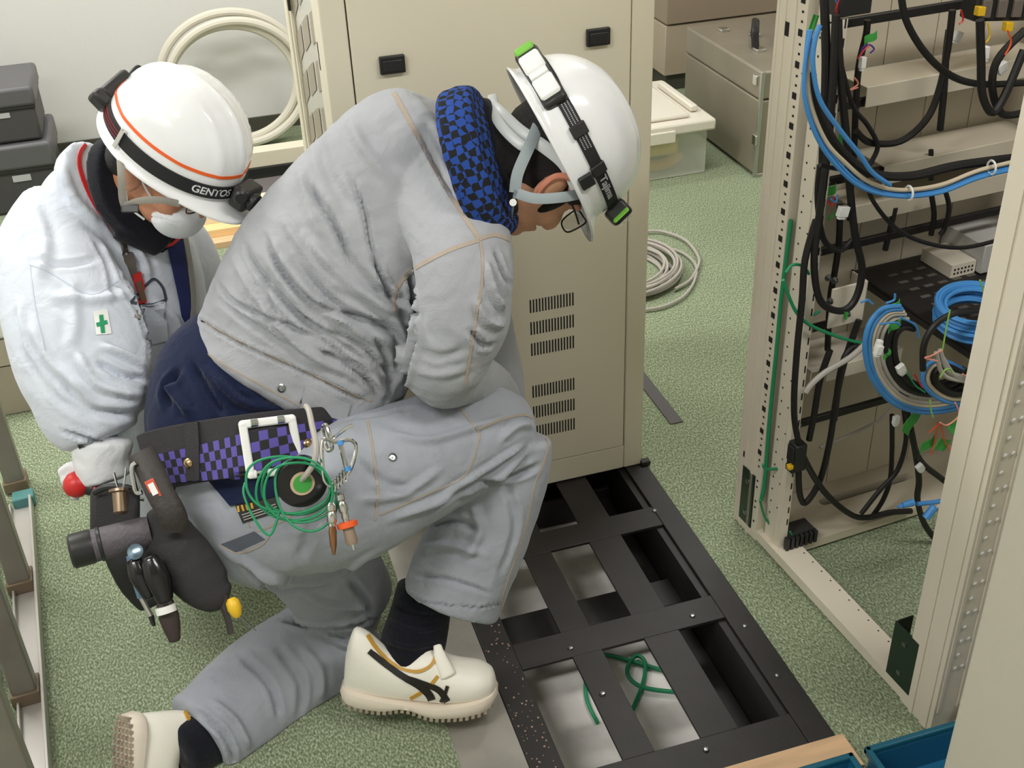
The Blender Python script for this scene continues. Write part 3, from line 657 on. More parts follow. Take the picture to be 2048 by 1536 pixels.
q = rb(1815,1008,-.36); tag(obj('blue_plug', MB().tube([q-RA_*.012, q+RA_*.014], [.006,.0075], 8).tube([q-RA_*.024, q-RA_*.012], .0035, 6), M['blue']), 'blue plug with clear tip pointing left beside the near post', 'connector')
q = rb(1858,1025,-.38); tag(obj('blue_plug', MB().tube([q-Vector((0,0,.012))-RA_*.006, q+Vector((0,0,.012))+RA_*.012], .0085, 8), M['blue']), 'stubby blue plug pointing down left beside the near post', 'connector')
cab([(1862,1020),(1885,1010),(1905,1000)], .005, M['greyc'], 'grey_cable', 'short grey lead behind the stubby blue plug', b=-.37)
# coloured thin wires
GC = 'thin coloured wires in the open rack'
for pts, m, b, lab in (
    ([(1670,-5),(1678,12),(1690,5),(1700,20)], 'blue', -.16, 'thin blue wires curling at the very top left of the rack'),
    ([(1680,-5),(1672,20),(1678,35)], 'red', -.165, 'thin red wire at the very top left of the rack'),
    ([(1720,112),(1726,95),(1740,90),(1748,98),(1740,106)], 'purple', -.16, 'violet wire curl by the upper green tape tag'),
    ([(1716,118),(1728,100),(1738,92)], 'red', -.165, 'red wire by the upper green tape tag'),
    ([(1708,155),(1716,168),(1700,180),(1716,175)], 'pink', -.17, 'pink twine knotted at the left end of the highest tray'),
    ([(1655,400),(1664,412),(1668,395),(1672,408)], 'red', -.19, 'red wire end on the third tray'),
    ([(1662,398),(1672,404),(1675,390)], 'blue', -.195, 'thin blue wire end on the third tray'),
    ([(1828,748),(1838,765),(1845,775)], 'red', -.39, 'red wire inside the big hanging loop'),
    ([(1815,745),(1830,770),(1850,785)], 'green', -.39, 'thin green wire inside the big hanging loop'),
    ([(1885,700),(1862,712),(1850,716),(1875,722)], 'pink', -.42, 'pink twine tying the smaller loop'),
    ([(1925,748),(1940,755),(1960,748)], 'pink', -.42, 'pink twine tail at the right of the smaller loop'),
    ([(1910,805),(1918,830),(1895,850),(1880,845)], 'pink', -.42, 'pink twine hanging below both cable loops'),
    ([(1960,560),(1968,590),(1965,620)], 'lime', -.42, 'lime twine tied round the blue coil'),
    ([(1900,620),(1892,660),(1885,700)], 'lime', -.42, 'lime twine running down from the blue coil'),
    ([(1880,755),(1890,740),(1900,738),(1905,748)], 'lime', -.42, 'lime twine curl at the smaller loop'),
    ([(1860,800),(1862,820),(1866,835)], 'lime', -.42, 'lime twine under the big hanging loop'),
    ([(1858,865),(1880,850),(1888,880),(1900,900)], 'orange', -.33, 'orange wires among the lower green tapes'),
    ([(1875,845),(1870,880),(1862,910)], 'orange', -.32, 'orange wire behind the lower green tapes'),
    ([(2015,60),(2022,85),(2010,110)], 'orange', -.3, 'orange wire at the upper right corner'),
    ([(1975,45),(1980,70),(1972,85)], 'yellow', -.27, 'yellow wire at the upper right strip'),
    ([(1922,20),(1926,40),(1918,48)], 'red', -.2, 'red wire by the upper right strip'),
    ([(1745,608),(1735,600),(1722,605)], 'blue', -.35, 'frayed blue wire end at the top left of the big loop'),
    ([(1772,606),(1788,600),(1790,588)], 'blue', -.35, 'frayed blue wire end standing up from the big loop'),
    ([(1760,648),(1790,645),(1800,650)], 'blue', -.36, 'blue wire bridging the inside of the big loop'),
    ([(1800,635),(1830,650),(1838,675)], 'blue', -.34, 'blue wire end curving down right inside the big loop')):
    cab(pts, .0016 if m not in ('blue',) else .0022, M[m], 'thin_wire', lab, 'wire', GC, b=b, n=5)
# terminal strip at the top right, junction blocks
t = empty('terminal_strip', rb(1990, 20, -.2), 'dark terminal strip with yellow caps at the top right of the rack', 'terminal strip')
q = rb(1985, 15, -.17); T = lambda x, y, z: q + RA_*x + RB_*y + Vector((0,0,z-.12*x))
obj('strip_body', MB().box((-.055,-.02,-.02),(.12,.02,.03),T), M['black'], t, bevel=.003)
for i in range(4): obj('terminal', MB().box((-.045+.035*i,-.026,-.012),(-.025+.035*i,-.02,.018),T), mat('taupe_block', S(110,100,92), .5) if i == 0 else bpy.data.materials['taupe_block'], t, bevel=.001)
for (x, z) in ((-.05,.0),(.02,-.028),(.07,-.03)): obj('yellow_cap', MB().box((x-.008,-.03,z-.008),(x+.008,-.018,z+.008),T), M['yellow'], t, bevel=.001)
q2 = rb(1695, 12, -.15); T2 = lambda x, y, z: q2 + RA_*x + RB_*y + Vector((0,0,z))
tag(obj('terminal_block', MB().box((-.03,-.02,-.012),(.035,.02,.03),T2), M['black'], bevel=.002), 'black terminal block at the top left inside the rack', 'terminal block')
q3 = rk(.055, -.148, .031); T3 = lambda x, y, z: q3 + RA_*x + RB_*y + Vector((0,0,z))
t = empty('cable_clamp', q3, 'dark grey clamp block with toothed edge on the rack base plate', 'clamp')
obj('clamp_base', MB().box((-.03,-.025,0),(.055,.03,.02),T3), mat('dark_grey_block', S(60,58,60), .4), t, bevel=.002)
tt = MB()
for i in range(7): tt.box((-.034+.012*i,-.035,.0),(-.026+.012*i,-.022,.032),T3)
obj('clamp_teeth', tt, M['black'], t, bevel=.001)
q4 = rb(1592, 912, -.18); T4 = lambda x, y, z: q4 + RA_*x + RB_*y + Vector((0,0,z))
t = empty('power_connector', q4, 'black plug connector block hanging on the lower left post', 'connector')
obj('connector_body', MB().box((-.012,-.016,-.03),(.016,.016,.035),T4), M['black'], t, bevel=.004)
obj('grip', MB().box((-.016,-.012,-.01),(-.012,.012,.03),T4).box((-.016,-.012,-.035),(.02,.012,-.02),T4), M['black'], t, bevel=.002)
obj('yellow_tip', MB().box((-.022,-.012,-.024),(-.011,.0,-.014),T4), M['yellow'], t, bevel=.001)
cab([(1710,1290),(1735,1320),(1752,1345)], .0035, mat('brown_wire', S(96,80,64), .6), 'brown_wire', 'brown wire with tape lying along the inner edge of the rack bottom beam', b=-.46)
# near beige cabinet at the right edge
nc = empty('equipment_cabinet', (.2, -1.5, 0), 'plain beige cabinet side close to the camera at the right edge', 'cabinet')
e0 = ony(1998, 1086, -1.33); e1 = ony(1887, 1525, -1.33); nx0 = (e0.x+e1.x)/2
n0 = Vector((nx0, -1.33, 0)); TN = lambda x, y, z: n0 + Vector((x, -y, z))
M['beigen'] = mat('greyish_beige_steel', S(184,178,163), .5, nscale=700, nstr=.04)
obj('side_panel', MB().box((0, 0, .02), (.012, .60, 1.9), TN), M['beigen'], nc, bevel=.003)
obj('frame', MB().box((.012, .003, 0), (.6, .60, 1.9), TN), M['beigen'], nc, bevel=.003)
# ================================================================ FIGURE TOOLKIT
def limb(stations, n=28, power=2.0, mb=None, capk=.35):
    """loft through (u, v, depth, half width in px, depth ratio) stations: real 3-D sections"""
    mb = mb or MB(); C = [at(s[0], s[1], s[2]) for s in stations]; N = len(C)
    R1 = [s[3]*s[2]/FPX for s in stations]; R2 = [r*(s[4] if len(s) > 4 else .85) for r, s in zip(R1, stations)]
    Cs = spline(C, 6); 
    def rs(L):
        o = []
        for i in range(N-1):
            p0, p1, p2, p3 = L[max(0,i-1)], L[i], L[i+1], L[min(N-1,i+2)]
            for j in range(6):
                t = j/6; o.append(.5*((2*p1)+(p2-p0)*t+(2*p0-5*p1+4*p2-p3)*t*t+(3*p1-p0-3*p2+p3)*t*t*t))
        return o+[L[-1]]
    a, b = rs(R1), rs(R2); K = len(Cs)
    T = [(Cs[min(K-1,i+1)]-Cs[max(0,i-1)]).normalized() for i in range(K)]
    rings = []
    def ring(c, t, r1, r2):
        e = (c-CAM).normalized(); x = t.cross(e).normalized(); y = x.cross(t).normalized(); out = []
        for k in range(n):
            q = 2*PI*k/n; cc, ss = math.cos(q), math.sin(q)
            out.append(c + x*(r1*math.copysign(abs(cc)**(2/power), cc)) + y*(r2*math.copysign(abs(ss)**(2/power), ss)))
        return out
    for q in (.15, .55, .85): rings.append(ring(Cs[0]-T[0]*(b[0]*capk*(1-q)), T[0], a[0]*math.sqrt(max(0,1-(1-q)**2)), b[0]*math.sqrt(max(0,1-(1-q)**2))))
    for i in range(K): rings.append(ring(Cs[i], T[i], a[i], b[i]))
    for q in (.85, .55, .15): rings.append(ring(Cs[-1]+T[-1]*(b[-1]*capk*(1-q)), T[-1], a[-1]*math.sqrt(max(0,1-(1-q)**2)), b[-1]*math.sqrt(max(0,1-(1-q)**2))))
    vs = [p for r in rings for p in r]; fs = []
    for i in range(len(rings)-1):
        for k in range(n):
            l = (k+1) % n; fs.append((i*n+k, i*n+l, (i+1)*n+l, (i+1)*n+k))
    fs.append(tuple(range(n))[::-1]); fs.append(tuple((len(rings)-1)*n+k for k in range(n)))
    return mb.add(vs, fs)
def ball(mb, c, r, M3=None, n=16):
    """ellipsoid; r = (rx, ry, rz) along the axes of M3 (three unit vectors)"""
    X, Y, Z = M3 or (Vector((1,0,0)), Vector((0,1,0)), Vector((0,0,1))); c = Vector(c); vs = []; fs = []; m = n//2
    for i in range(1, m):
        th = PI*i/m
        for k in range(n):
            ph = 2*PI*k/n; vs.append(c + X*(r[0]*math.sin(th)*math.cos(ph)) + Y*(r[1]*math.sin(th)*math.sin(ph)) + Z*(r[2]*math.cos(th)))
    t = len(vs); vs += [c+Z*r[2], c-Z*r[2]]
    for i in range(m-2):
        for k in range(n): l = (k+1) % n; fs.append((i*n+k, (i+1)*n+k, (i+1)*n+l, i*n+l))
    for k in range(n): l = (k+1) % n; fs.append((t, k, l)); fs.append((t+1, (m-2)*n+l, (m-2)*n+k))
    return mb.add(vs, fs)
def union(name, mbs, m, parent, voxel=.006, smooth=6, folds=(), wr=0.0, wscale=9, wdir=None, floor=None, cut=None, fscale=1.0):
    """all pieces fused to one continuous skin, smoothed, then folded"""
    big = MB()
    for q in mbs: big.add(q.v, q.f)
    tmp = obj('tmp', big, m, None, smooth=False)
    r = tmp.modifiers.new('r', 'REMESH'); r.mode = 'VOXEL'; r.voxel_size = voxel
    s = tmp.modifiers.new('s', 'SMOOTH'); s.factor = .5; s.iterations = smooth
    dg = bpy.context.evaluated_depsgraph_get(); me = bpy.data.meshes.new_from_object(tmp.evaluated_get(dg))
    bpy.data.objects.remove(tmp)
    nV = len(me.vertices); co = np.empty(nV*3, np.float32); me.vertices.foreach_get('co', co); co = co.reshape(-1,3).astype(np.float64)
    no = np.empty(nV*3, np.float32); me.vertices.foreach_get('normal', no); no = no.reshape(-1,3).astype(np.float64)
    disp = np.zeros(nV)
    if wr:
        d = wdir or (1,1,1)
        for i in range(nV):
            p = Vector((co[i,0]*d[0], co[i,1]*d[1], co[i,2]*d[2]))*wscale
            f = noise.noise(p) + .5*noise.noise(p*2.3+Vector((3,1,7)))
            disp[i] += wr*(1-abs(f)*2.2)
    if folds:
        bv = BVHTree.FromObject(bpy.data.objects.new('q', me), dg) if False else BVHTree.FromPolygons([Vector(c) for c in co], [tuple(p.vertices) for p in me.polygons])
        for fo in folds:
            px, wd, am = fo[0], fo[1]*fscale*.72, fo[2]*1.6
            sp = spline([Vector((u, v, 0)) for u, v in px], 8); P = []; 
            for q in sp:
                d = ray(q.x, q.y).normalized(); h = bv.ray_cast(CAM, d)
                if h[0] is not None: P.append(np.array(h[0]))
            if len(P) < 2: continue
            P = np.array(P); lo = P.min(0)-3*wd; hi = P.max(0)+3*wd
            idx = np.where(((co > lo) & (co < hi)).all(1))[0]
            if not len(idx): continue
            A = P[:-1]; B = P[1:]; AB = B-A; L2 = (AB**2).sum(1)+1e-12; best = np.full(len(idx), 9.); par = np.zeros(len(idx)); n_ = len(A)
            for k in range(n_):
                t = np.clip(((co[idx]-A[k]) @ AB[k])/L2[k], 0, 1); dd = np.linalg.norm(co[idx]-(A[k]+t[:,None]*AB[k]), axis=1)
                u_ = dd < best; best[u_] = dd[u_]; par[u_] = ((k+t)/n_)[u_]
            taper = np.clip(np.minimum(par, 1-par)*5, 0.15, 1) if len(fo) < 4 else 1.0
            x = best/wd
            disp[idx] += am*taper*(np.exp(-x*x)*1.5 - .5*np.exp(-((x-1.7)**2)*1.4))
    co = co + no*disp[:,None]
    if floor is not None: co[:,2] = np.maximum(co[:,2], floor)
    off = wloc(parent) if parent else Vector((0,0,0)); co -= np.array(off)
    me.vertices.foreach_set('co', co.astype(np.float32).ravel()); me.materials.clear(); me.materials.append(m)
    fin(me, 180); me.update()
    o = bpy.data.objects.new(name, me); col.objects.link(o)
    if parent: o.parent = parent
    return o
def bvh(*objs):
    V = []; F = []
    for o in objs:
        off = wloc(o); n = len(V); V += [v.co+off for v in o.data.vertices]; F += [tuple(i+n for i in p.vertices) for p in o.data.polygons]
    return BVHTree.FromPolygons(V, F)
def hit(bv, u, v):
    h = bv.ray_cast(CAM, ray(u, v).normalized())
    if h[0] is None:
        return None
    n = h[1]; n = n if n.dot(ray(u, v)) < 0 else -n
    return h[0], n
def ribbon(bv, pts, w, name, m, parent, off=.0015, k=8, w2=None, closed=False):
    sp = spline([Vector((u, v, 0)) for u, v in pts], k, closed); L = []; K = len(sp)
    for i in range(K):
        t = (sp[min(K-1,i+1)]-sp[max(0,i-1)]).normalized(); nn = Vector((-t.y, t.x, 0))*((w+(((w2 if w2 is not None else w)-w)*i/(K-1)))/2)
        a, b = hit(bv, sp[i].x+nn.x, sp[i].y+nn.y), hit(bv, sp[i].x-nn.x, sp[i].y-nn.y)
        L.append((a, b) if a and b else None)
    mb = MB(); run = []
    def flush():
        if len(run) > 1:
            vs = []; fs = []
            for (a, b) in run: vs += [a[0]+a[1]*off, b[0]+b[1]*off, a[0]-a[1]*.001, b[0]-b[1]*.001]
            for i in range(len(run)-1):
                q = i*4; fs += [(q, q+1, q+5, q+4), (q, q+4, q+6, q+2), (q+1, q+3, q+7, q+5)]
            fs += [(0,2,3,1), (len(vs)-4, len(vs)-3, len(vs)-1, len(vs)-2)]
            mb.add(vs, fs)
        run.clear()
    for x in L:
        if x is None: flush()
        else:
            if run and (run[-1][0][0]-x[0][0]).length > .04: flush()
            run.append(x)
    flush()
    if not mb.v: return None
    return obj(name, mb, m, parent)
def patch(bv, tl, tr, br, bl, nu, nv, name, mats, parent, off=.002, mf=None, bow=0):
    vs = []; ok = []; fs = []; mi = []
    for j in range(nv+1):
        for i in range(nu+1):
            s, t = i/nu, j/nv
            u = (tl[0]*(1-s)+tr[0]*s)*(1-t)+(bl[0]*(1-s)+br[0]*s)*t; v = (tl[1]*(1-s)+tr[1]*s)*(1-t)+(bl[1]*(1-s)+br[1]*s)*t + bow*4*s*(1-s)
            h = hit(bv, u, v); ok.append(h is not None); vs.append(h[0]+h[1]*off if h else Vector((0,0,0)))
    mb = MB(); n = nu+1; used = set()
    for j in range(nv):
        for i in range(nu):
            q = (j*n+i, j*n+i+1, (j+1)*n+i+1, (j+1)*n+i)
            if all(ok[x] for x in q) and max((vs[q[0]]-vs[q[2]]).length, (vs[q[1]]-vs[q[3]]).length) < .08: fs.append(q); mi.append(mf(i, j) if mf else 0); used.update(q)
    if not fs: return None
    remap = {x: k for k, x in enumerate(sorted(used))}
    top = [vs[x] for x in sorted(used)]; bot = [p + (p-CAM).normalized()*(off+.001) for p in top]; n0 = len(top)
    mb.v = top+bot; ecount = {}
    for f, m_ in zip(fs, mi):
        g = tuple(remap[x] for x in f); mb.f.append(g); mb.m.append(m_)
        for a, b in zip(g, g[1:]+g[:1]):
            e = (min(a,b), max(a,b)); ecount[e] = ecount.get(e, 0)+1
    for (a, b), c in ecount.items():
        if c == 1: mb.f.append((a, b, n0+b, n0+a)); mb.m.append(0)
    return obj(name, mb, mats, parent)
def cam2w(x, y, z): return (CR*x + CU*y - CF*z).normalized()          # x right, y up, z towards the viewer
def frame(fwd, up):
    up = up.normalized(); fwd = (fwd-up*fwd.dot(up)).normalized(); return fwd, fwd.cross(up), up     # forward, right-hand side, up

def cloth(name, c, c2, weave=900, bump=.25, wv=.10, rough=.9):
    m = bpy.data.materials.new(name); m.use_nodes = True; nt = m.node_tree; b = nt.nodes['Principled BSDF']
    b.inputs['Roughness'].default_value = rough; b.inputs['Specular IOR Level'].default_value = .15
    if 'Sheen Weight' in b.inputs: b.inputs['Sheen Weight'].default_value = .15
    tc = nt.nodes.new('ShaderNodeTexCoord')
    n1 = nt.nodes.new('ShaderNodeTexNoise'); n1.inputs['Scale'].default_value = 12; n1.inputs['Detail'].default_value = 4
    n2 = nt.nodes.new('ShaderNodeTexNoise'); n2.inputs['Scale'].default_value = weave; n2.inputs['Detail'].default_value = 1
    wq = nt.nodes.new('ShaderNodeTexWave'); wq.inputs['Scale'].default_value = 130; wq.inputs['Distortion'].default_value = 1.5; wq.bands_direction = 'DIAGONAL'
    for n in (n1, n2, wq): nt.links.new(tc.outputs['Object'], n.inputs[0])
    mx = nt.nodes.new('ShaderNodeMix'); mx.data_type = 'RGBA'; mx.inputs['A'].default_value = c; mx.inputs['B'].default_value = c2
    ad = nt.nodes.new('ShaderNodeMath'); ad.operation = 'ADD'; ml = nt.nodes.new('ShaderNodeMath'); ml.operation = 'MULTIPLY_ADD'
    ml.inputs[1].default_value = wv*2; ml.inputs[2].default_value = .35-wv
    nt.links.new(wq.outputs['Fac'], ml.inputs[0]); nt.links.new(ml.outputs[0], ad.inputs[0])
    m2 = nt.nodes.new('ShaderNodeMath'); m2.operation = 'MULTIPLY_ADD'; m2.inputs[1].default_value = .5; m2.inputs[2].default_value = -.1; nt.links.new(n1.outputs['Fac'], m2.inputs[0])
    nt.links.new(m2.outputs[0], ad.inputs[1]); nt.links.new(ad.outputs[0], mx.inputs['Factor']); nt.links.new(mx.outputs['Result'], b.inputs['Base Color'])
    bp = nt.nodes.new('ShaderNodeBump'); bp.inputs['Strength'].default_value = bump; bp.inputs['Distance'].default_value = .002
    nt.links.new(n2.outputs['Fac'], bp.inputs['Height'])
    n3 = nt.nodes.new('ShaderNodeTexNoise'); n3.inputs['Scale'].default_value = 16; n3.inputs['Detail'].default_value = 5; n3.inputs['Distortion'].default_value = .8; nt.links.new(tc.outputs['Object'], n3.inputs[0])
    b2 = nt.nodes.new('ShaderNodeBump'); b2.inputs['Strength'].default_value = .45; b2.inputs['Distance'].default_value = .012; nt.links.new(n3.outputs['Fac'], b2.inputs['Height']); nt.links.new(bp.outputs[0], b2.inputs['Normal'])
    nt.links.new(b2.outputs[0], b.inputs['Normal'])
    return m
def check_mat(name, c1, c2, sc, vec=None):
    m = bpy.data.materials.new(name); m.use_nodes = True; nt = m.node_tree; b = nt.nodes['Principled BSDF']; b.inputs['Roughness'].default_value = .9
    tc = nt.nodes.new('ShaderNodeTexCoord'); mp = nt.nodes.new('ShaderNodeMapping'); mp.inputs['Rotation'].default_value = vec or (.4,.3,.6)
    ck = nt.nodes.new('ShaderNodeTexChecker'); ck.inputs['Scale'].default_value = sc; ck.inputs[1].default_value = c1; ck.inputs[2].default_value = c2
    ns = nt.nodes.new('ShaderNodeTexNoise'); ns.inputs['Scale'].default_value = 60; mv = nt.nodes.new('ShaderNodeVectorMath'); mv.operation = 'MULTIPLY_ADD'; mv.inputs[1].default_value = (.01,.01,.01)
    nt.links.new(tc.outputs['Object'], ns.inputs[0]); nt.links.new(ns.outputs['Color'], mv.inputs[0]); nt.links.new(tc.outputs['Object'], mv.inputs[2])
    nt.links.new(mv.outputs[0], mp.inputs[0]); nt.links.new(mp.outputs[0], ck.inputs[0]); nt.links.new(ck.outputs[0], b.inputs['Base Color'])
    bp = nt.nodes.new('ShaderNodeBump'); bp.inputs['Strength'].default_value = .5; bp.inputs['Distance'].default_value = .004; nt.links.new(ck.outputs['Fac'], bp.inputs['Height']); nt.links.new(bp.outputs[0], b.inputs['Normal'])
    return m
M.update(
    skin=mat('skin', S(214,158,126), .5, nscale=400, nstr=.08, var=.06, vscale=20), skin2=mat('skin_tanned', S(196,136,104), .5, nscale=400, nstr=.08, var=.08, vscale=18),
    hair=mat('black_hair', S(20,17,16), .6, nscale=260, nstr=.6, stretch=(1,1,5)),
    denim=cloth('grey_work_cloth', S(142,144,150), S(184,186,191)), denimt=cloth('grey_work_trousers_cloth', S(136,140,149), S(176,180,188)),
    whitej=cloth('white_jacket_cloth', S(198,205,219), S(220,225,233), 500, .1, .02), whiteg=cloth('white_glove_cloth', S(222,224,230), S(240,240,242), 900, .4, .02),
    navy=cloth('navy_knit', S(20,27,52), S(30,38,68), 700, .4, .05), sock=cloth('black_sock_knit', S(14,15,22), S(26,27,36), 500, .6, .05),
    thread=mat('tan_stitching', S(178,164,150), .8, nscale=900, nstr=.4), helm=mat('glossy_white_shell', S(240,241,243), .18, coat=.6), helmin=mat('shell_inside', S(190,192,190), .5),
    strapg=mat('grey_webbing', S(150,160,164), .6), plast=mat('pale_grey_plastic', S(202,206,206), .35), strapb=mat('black_webbing', S(26,26,28), .7),
    shoe=mat('cream_white_leather', S(240,236,224), .45, nscale=60, nstr=.08), sole=mat('off_white_rubber', S(226,214,198), .6), tread=mat('grey_dirty_rubber', S(160,146,128), .8, var=.2, vscale=60),
    gold=mat('gold_piping', S(196,150,60), .5), orng=mat('orange_stripe', S(240,100,40), .4), redc=mat('red_piping', S(205,40,45), .6), maskw=mat('white_mask', S(236,238,242), .8),
    leather=mat('dark_brown_leather', S(50,44,42), .55, nscale=50, nstr=.3), canvas=mat('black_canvas', S(44,42,44), .8, nscale=500, nstr=.3), lens=mat('clear_lens', S(225,235,225), .05, trans=.9, alpha=.35), limeg=mat('lime_green_web', S(118,186,66), .5),
    chk=check_mat('blue_black_check', S(26,66,146), S(11,12,18), 80), stripeb=mat('black_stripe', S(30,27,24), .45), brass=mat('brass', S(190,160,120), .25, 1.0),
)
def fingers(mb, wr, d, nrm, side, s=1.0, curl=.5, spread=.1, thumb=1):
    """palm and five separate fingers; d = direction wrist to fingertips, nrm = back of the hand, side = towards the thumb"""
    d, nrm, side = d.normalized(), nrm.normalized(), side.normalized()
    ball(mb, wr+d*.045*s, (.050*s, .040*s, .016*s), (d, side, nrm)); ball(mb, wr+d*.01*s, (.03*s,.027*s,.018*s), (d, side, nrm))
    for i, (L, o) in enumerate(((.070,.028),(.078,.010),(.072,-.010),(.058,-.028))):
        p = wr+d*.080*s+side*o*s; dd = (d+side*spread*(1.5-i)*.6).normalized(); pts = [wr+d*.05*s+side*o*.9*s, p]; a = 0
        for k, fr_ in enumerate((.45, .3, .25)):
            a += curl*(.55 if k == 0 else .8); p = p + (dd*math.cos(a)-nrm*math.sin(a))*(L*fr_*s); pts.append(p)
        mb.tube(spline(pts, 3), [.0095*s]*(len(spline(pts,3))-2)+[.0082*s,.0055*s], 8)
    b0 = wr+d*.02*s+side*.028*s*thumb; tp = [b0, b0+(d*.5+side*.7-nrm*.3).normalized()*.035*s, b0+(d*.5+side*.7-nrm*.3).normalized()*.035*s+(d*.85+side*.2-nrm*.5*curl*2).normalized()*.03*s, b0+(d*.5+side*.7-nrm*.3).normalized()*.035*s+(d*.85+side*.1-nrm*curl*1.6).normalized()*.052*s]
    mb.tube(spline(tp, 3), [.0115*s]*8+[.0095*s,.006*s], 8)
def head_shapes(c, fr, nose=True):
    f, r, u = fr; H = MB(); A = (f, r, u); P = lambda a, b, d: c+f*a+r*b+u*d
    ball(H, P(-.012,0,.030), (.095,.077,.088), A, 24); ball(H, P(.022,0,-.020), (.068,.066,.078), A, 20); ball(H, P(.035,0,-.068), (.050,.052,.045), A, 18)
    ball(H, P(.066,0,-.092), (.022,.026,.020), A)
    for s in (-1, 1):
        ball(H, P(.052, s*.036, -.034), (.030,.026,.030), A); ball(H, P(.072, s*.030, .018), (.016,.026,.010), A)
        ball(H, P(-.004, s*.080, -.010), (.021,.010,.034), A); ball(H, P(-.010, s*.089, -.002), (.019,.008,.024), A)
    if nose: H.tube(spline([P(.080,0,.008), P(.092,0,-.012), P(.104,0,-.034), P(.094,0,-.042)], 3), [.009]*4+[.012]*3+[.013]*3, 8)
    ball(H, P(.087,0,-.064), (.008,.024,.006), A); ball(H, P(.084,0,-.074), (.008,.020,.006), A)
    return H, P
def helmet(parent, c, fr, s, ribs, name='hard_hat', hs=1.0):
    """shell with rolled rim and peak; rim plane at 0, crown along up"""
    f, r, u = fr; a, b, h = .142*s, .113*s, .152*s*hs; nphi, nth = 72, 22
    def sp(ph, th, off=0.0):
        k = math.sin(th); ct, st = math.cos(th)**.82, k**.95
        x = (a+off)*math.cos(ph)*ct; y = (b+off)*math.sin(ph)*ct; z = (h+off)*st
        x -= .010*s
        rib = 0
        if ribs and z > .035*s:
            for w0 in (0, .55, 1.05): rib += .0048*math.exp(-((abs(y/(b))-w0*.8)/.06)**2)*min(1, (z-.035*s)/.03)
        elif not ribs and z > .02*s:
            q = (abs(y/b)-.30-.25*(1-z/h)); rib += .004*(1/(1+math.exp(-q*-40)))
        nrm = (f*(math.cos(ph)*ct/a)+r*(math.sin(ph)*ct/b)+u*(st/h)).normalized()
        return c+f*x+r*y+u*z+nrm*rib, nrm
    mb = MB(); vs = []
    prof = [('rim', .010*s, -.016*s), ('rim', .006*s, -.012*s), ('rim', .001*s, -.004*s)]
    for (_, o, z) in prof:
        for k in range(nphi):
            ph = 2*PI*k/nphi; cf = max(0, math.cos(ph)); pk = (cf**3)*.036*s if o > .005*s else (cf**3)*.022*s*(1 if o > .002*s else .25)
            if o < .002*s: pk = 0
            vs.append(c+f*((a+o)*math.cos(ph)+pk-.010*s)+r*((b+o)*math.sin(ph))+u*(z-pk*.35))
    for j in range(nth):
        th = (PI/2)*j/nth
        for k in range(nphi): vs.append(sp(2*PI*k/nphi, th)[0])
    top = len(vs); vs.append(sp(0, PI/2)[0]); fs = []; rows = len(prof)+nth
    for j in range(rows-1):
        for k in range(nphi): l = (k+1) % nphi; fs.append((j*nphi+k, j*nphi+l, (j+1)*nphi+l, (j+1)*nphi+k))
    for k in range(nphi): fs.append(((rows-1)*nphi+k, (rows-1)*nphi+(k+1) % nphi, top))
    mb.add(vs, fs); o = obj(name, mb, [M['helm'], M['helmin']], parent, sharp=180)
    sd = o.modifiers.new('shell', 'SOLIDIFY'); sd.thickness = .003; sd.offset = -1; sd.material_offset = 1; sd.material_offset_rim = 0
    return o, sp
def band(sp, z0, z1, s, ph0=0, ph1=2*PI, off=.0025, n=80, h=.152, th_off=0):
    mb = MB(); vs = []
    for i in range(n+1):
        ph = ph0+(ph1-ph0)*i/n
        for z in (z0, z1):
            th = math.asin(min(1, max(0, z/(h*s)))**(1/.95))
            p, nn = sp(ph, th); vs += [p+nn*off, p+nn*.0003]
    fs = []
    for i in range(n):
        q = i*4; fs += [(q, q+2, q+6, q+4), (q, q+4, q+5, q+1), (q+2, q+3, q+7, q+6)]
    return mb.add(vs, fs)
def obox(mb, c, ax, hs, mi=0):
    X, Y, Z = ax; T = lambda x, y, z: Vector(c)+X*x+Y*y+Z*z
    return mb.box((-hs[0],-hs[1],-hs[2]), (hs[0],hs[1],hs[2]), T, mi)
# ================================================================ PERSON IN GREY WORK CLOTHES
P2 = empty('person', onz(760, 1330, 0), 'person in grey work clothes kneeling on one knee before the cabinet', 'person')
fr2 = frame(cam2w(.38, -.70, -.60), cam2w(.874, .486, .075)); hc2 = at(1087, 335, 1.985)
H, PH = head_shapes(hc2, fr2)
core = [H, limb([(510,960,2.08,110,.6),(540,800,2.09,125,.5),(690,560,2.06,140,.6),(800,400,2.02,140,.7),(880,320,2.0,90,.8),(960,330,1.99,62,.9),(1040,345,1.985,62,.9)]),
        limb([(860,430,1.98,70),(915,500,1.93,60),(905,640,1.95,50),(892,725,2.02,45),(960,775,2.2,38),(1005,850,2.36,32)]),
        limb([(800,260,2.12,60),(880,330,2.22,55),(930,480,2.32,48),(960,620,2.38,42),(1000,760,2.42,36),(1010,820,2.43,30)]),
        limb([(540,1000,2.04,110),(760,950,2.05,95),(1000,862,2.18,62),(940,1050,2.225,52),(860,1200,2.245,40),(835,1300,2.24,40)]),
        limb([(580,1040,2.2,105),(690,1200,2.37,80),(600,1320,2.36,60),(440,1445,2.24,48),(380,1480,2.19,42)])]
hm = MB(); fingers(hm, at(1008,850,2.37), cam2w(.1,-1,-.2), cam2w(.7,.1,.7), cam2w(-.6,-.1,.5), 1.0, .6); fingers(hm, at(1012,835,2.44), cam2w(.2,-1,0), cam2w(.6,.3,-.6), cam2w(-.5,0,.7), 1.0, .6)
body = union('body', core+[hm], M['skin'], P2, voxel=.0045, smooth=3, floor=.012)
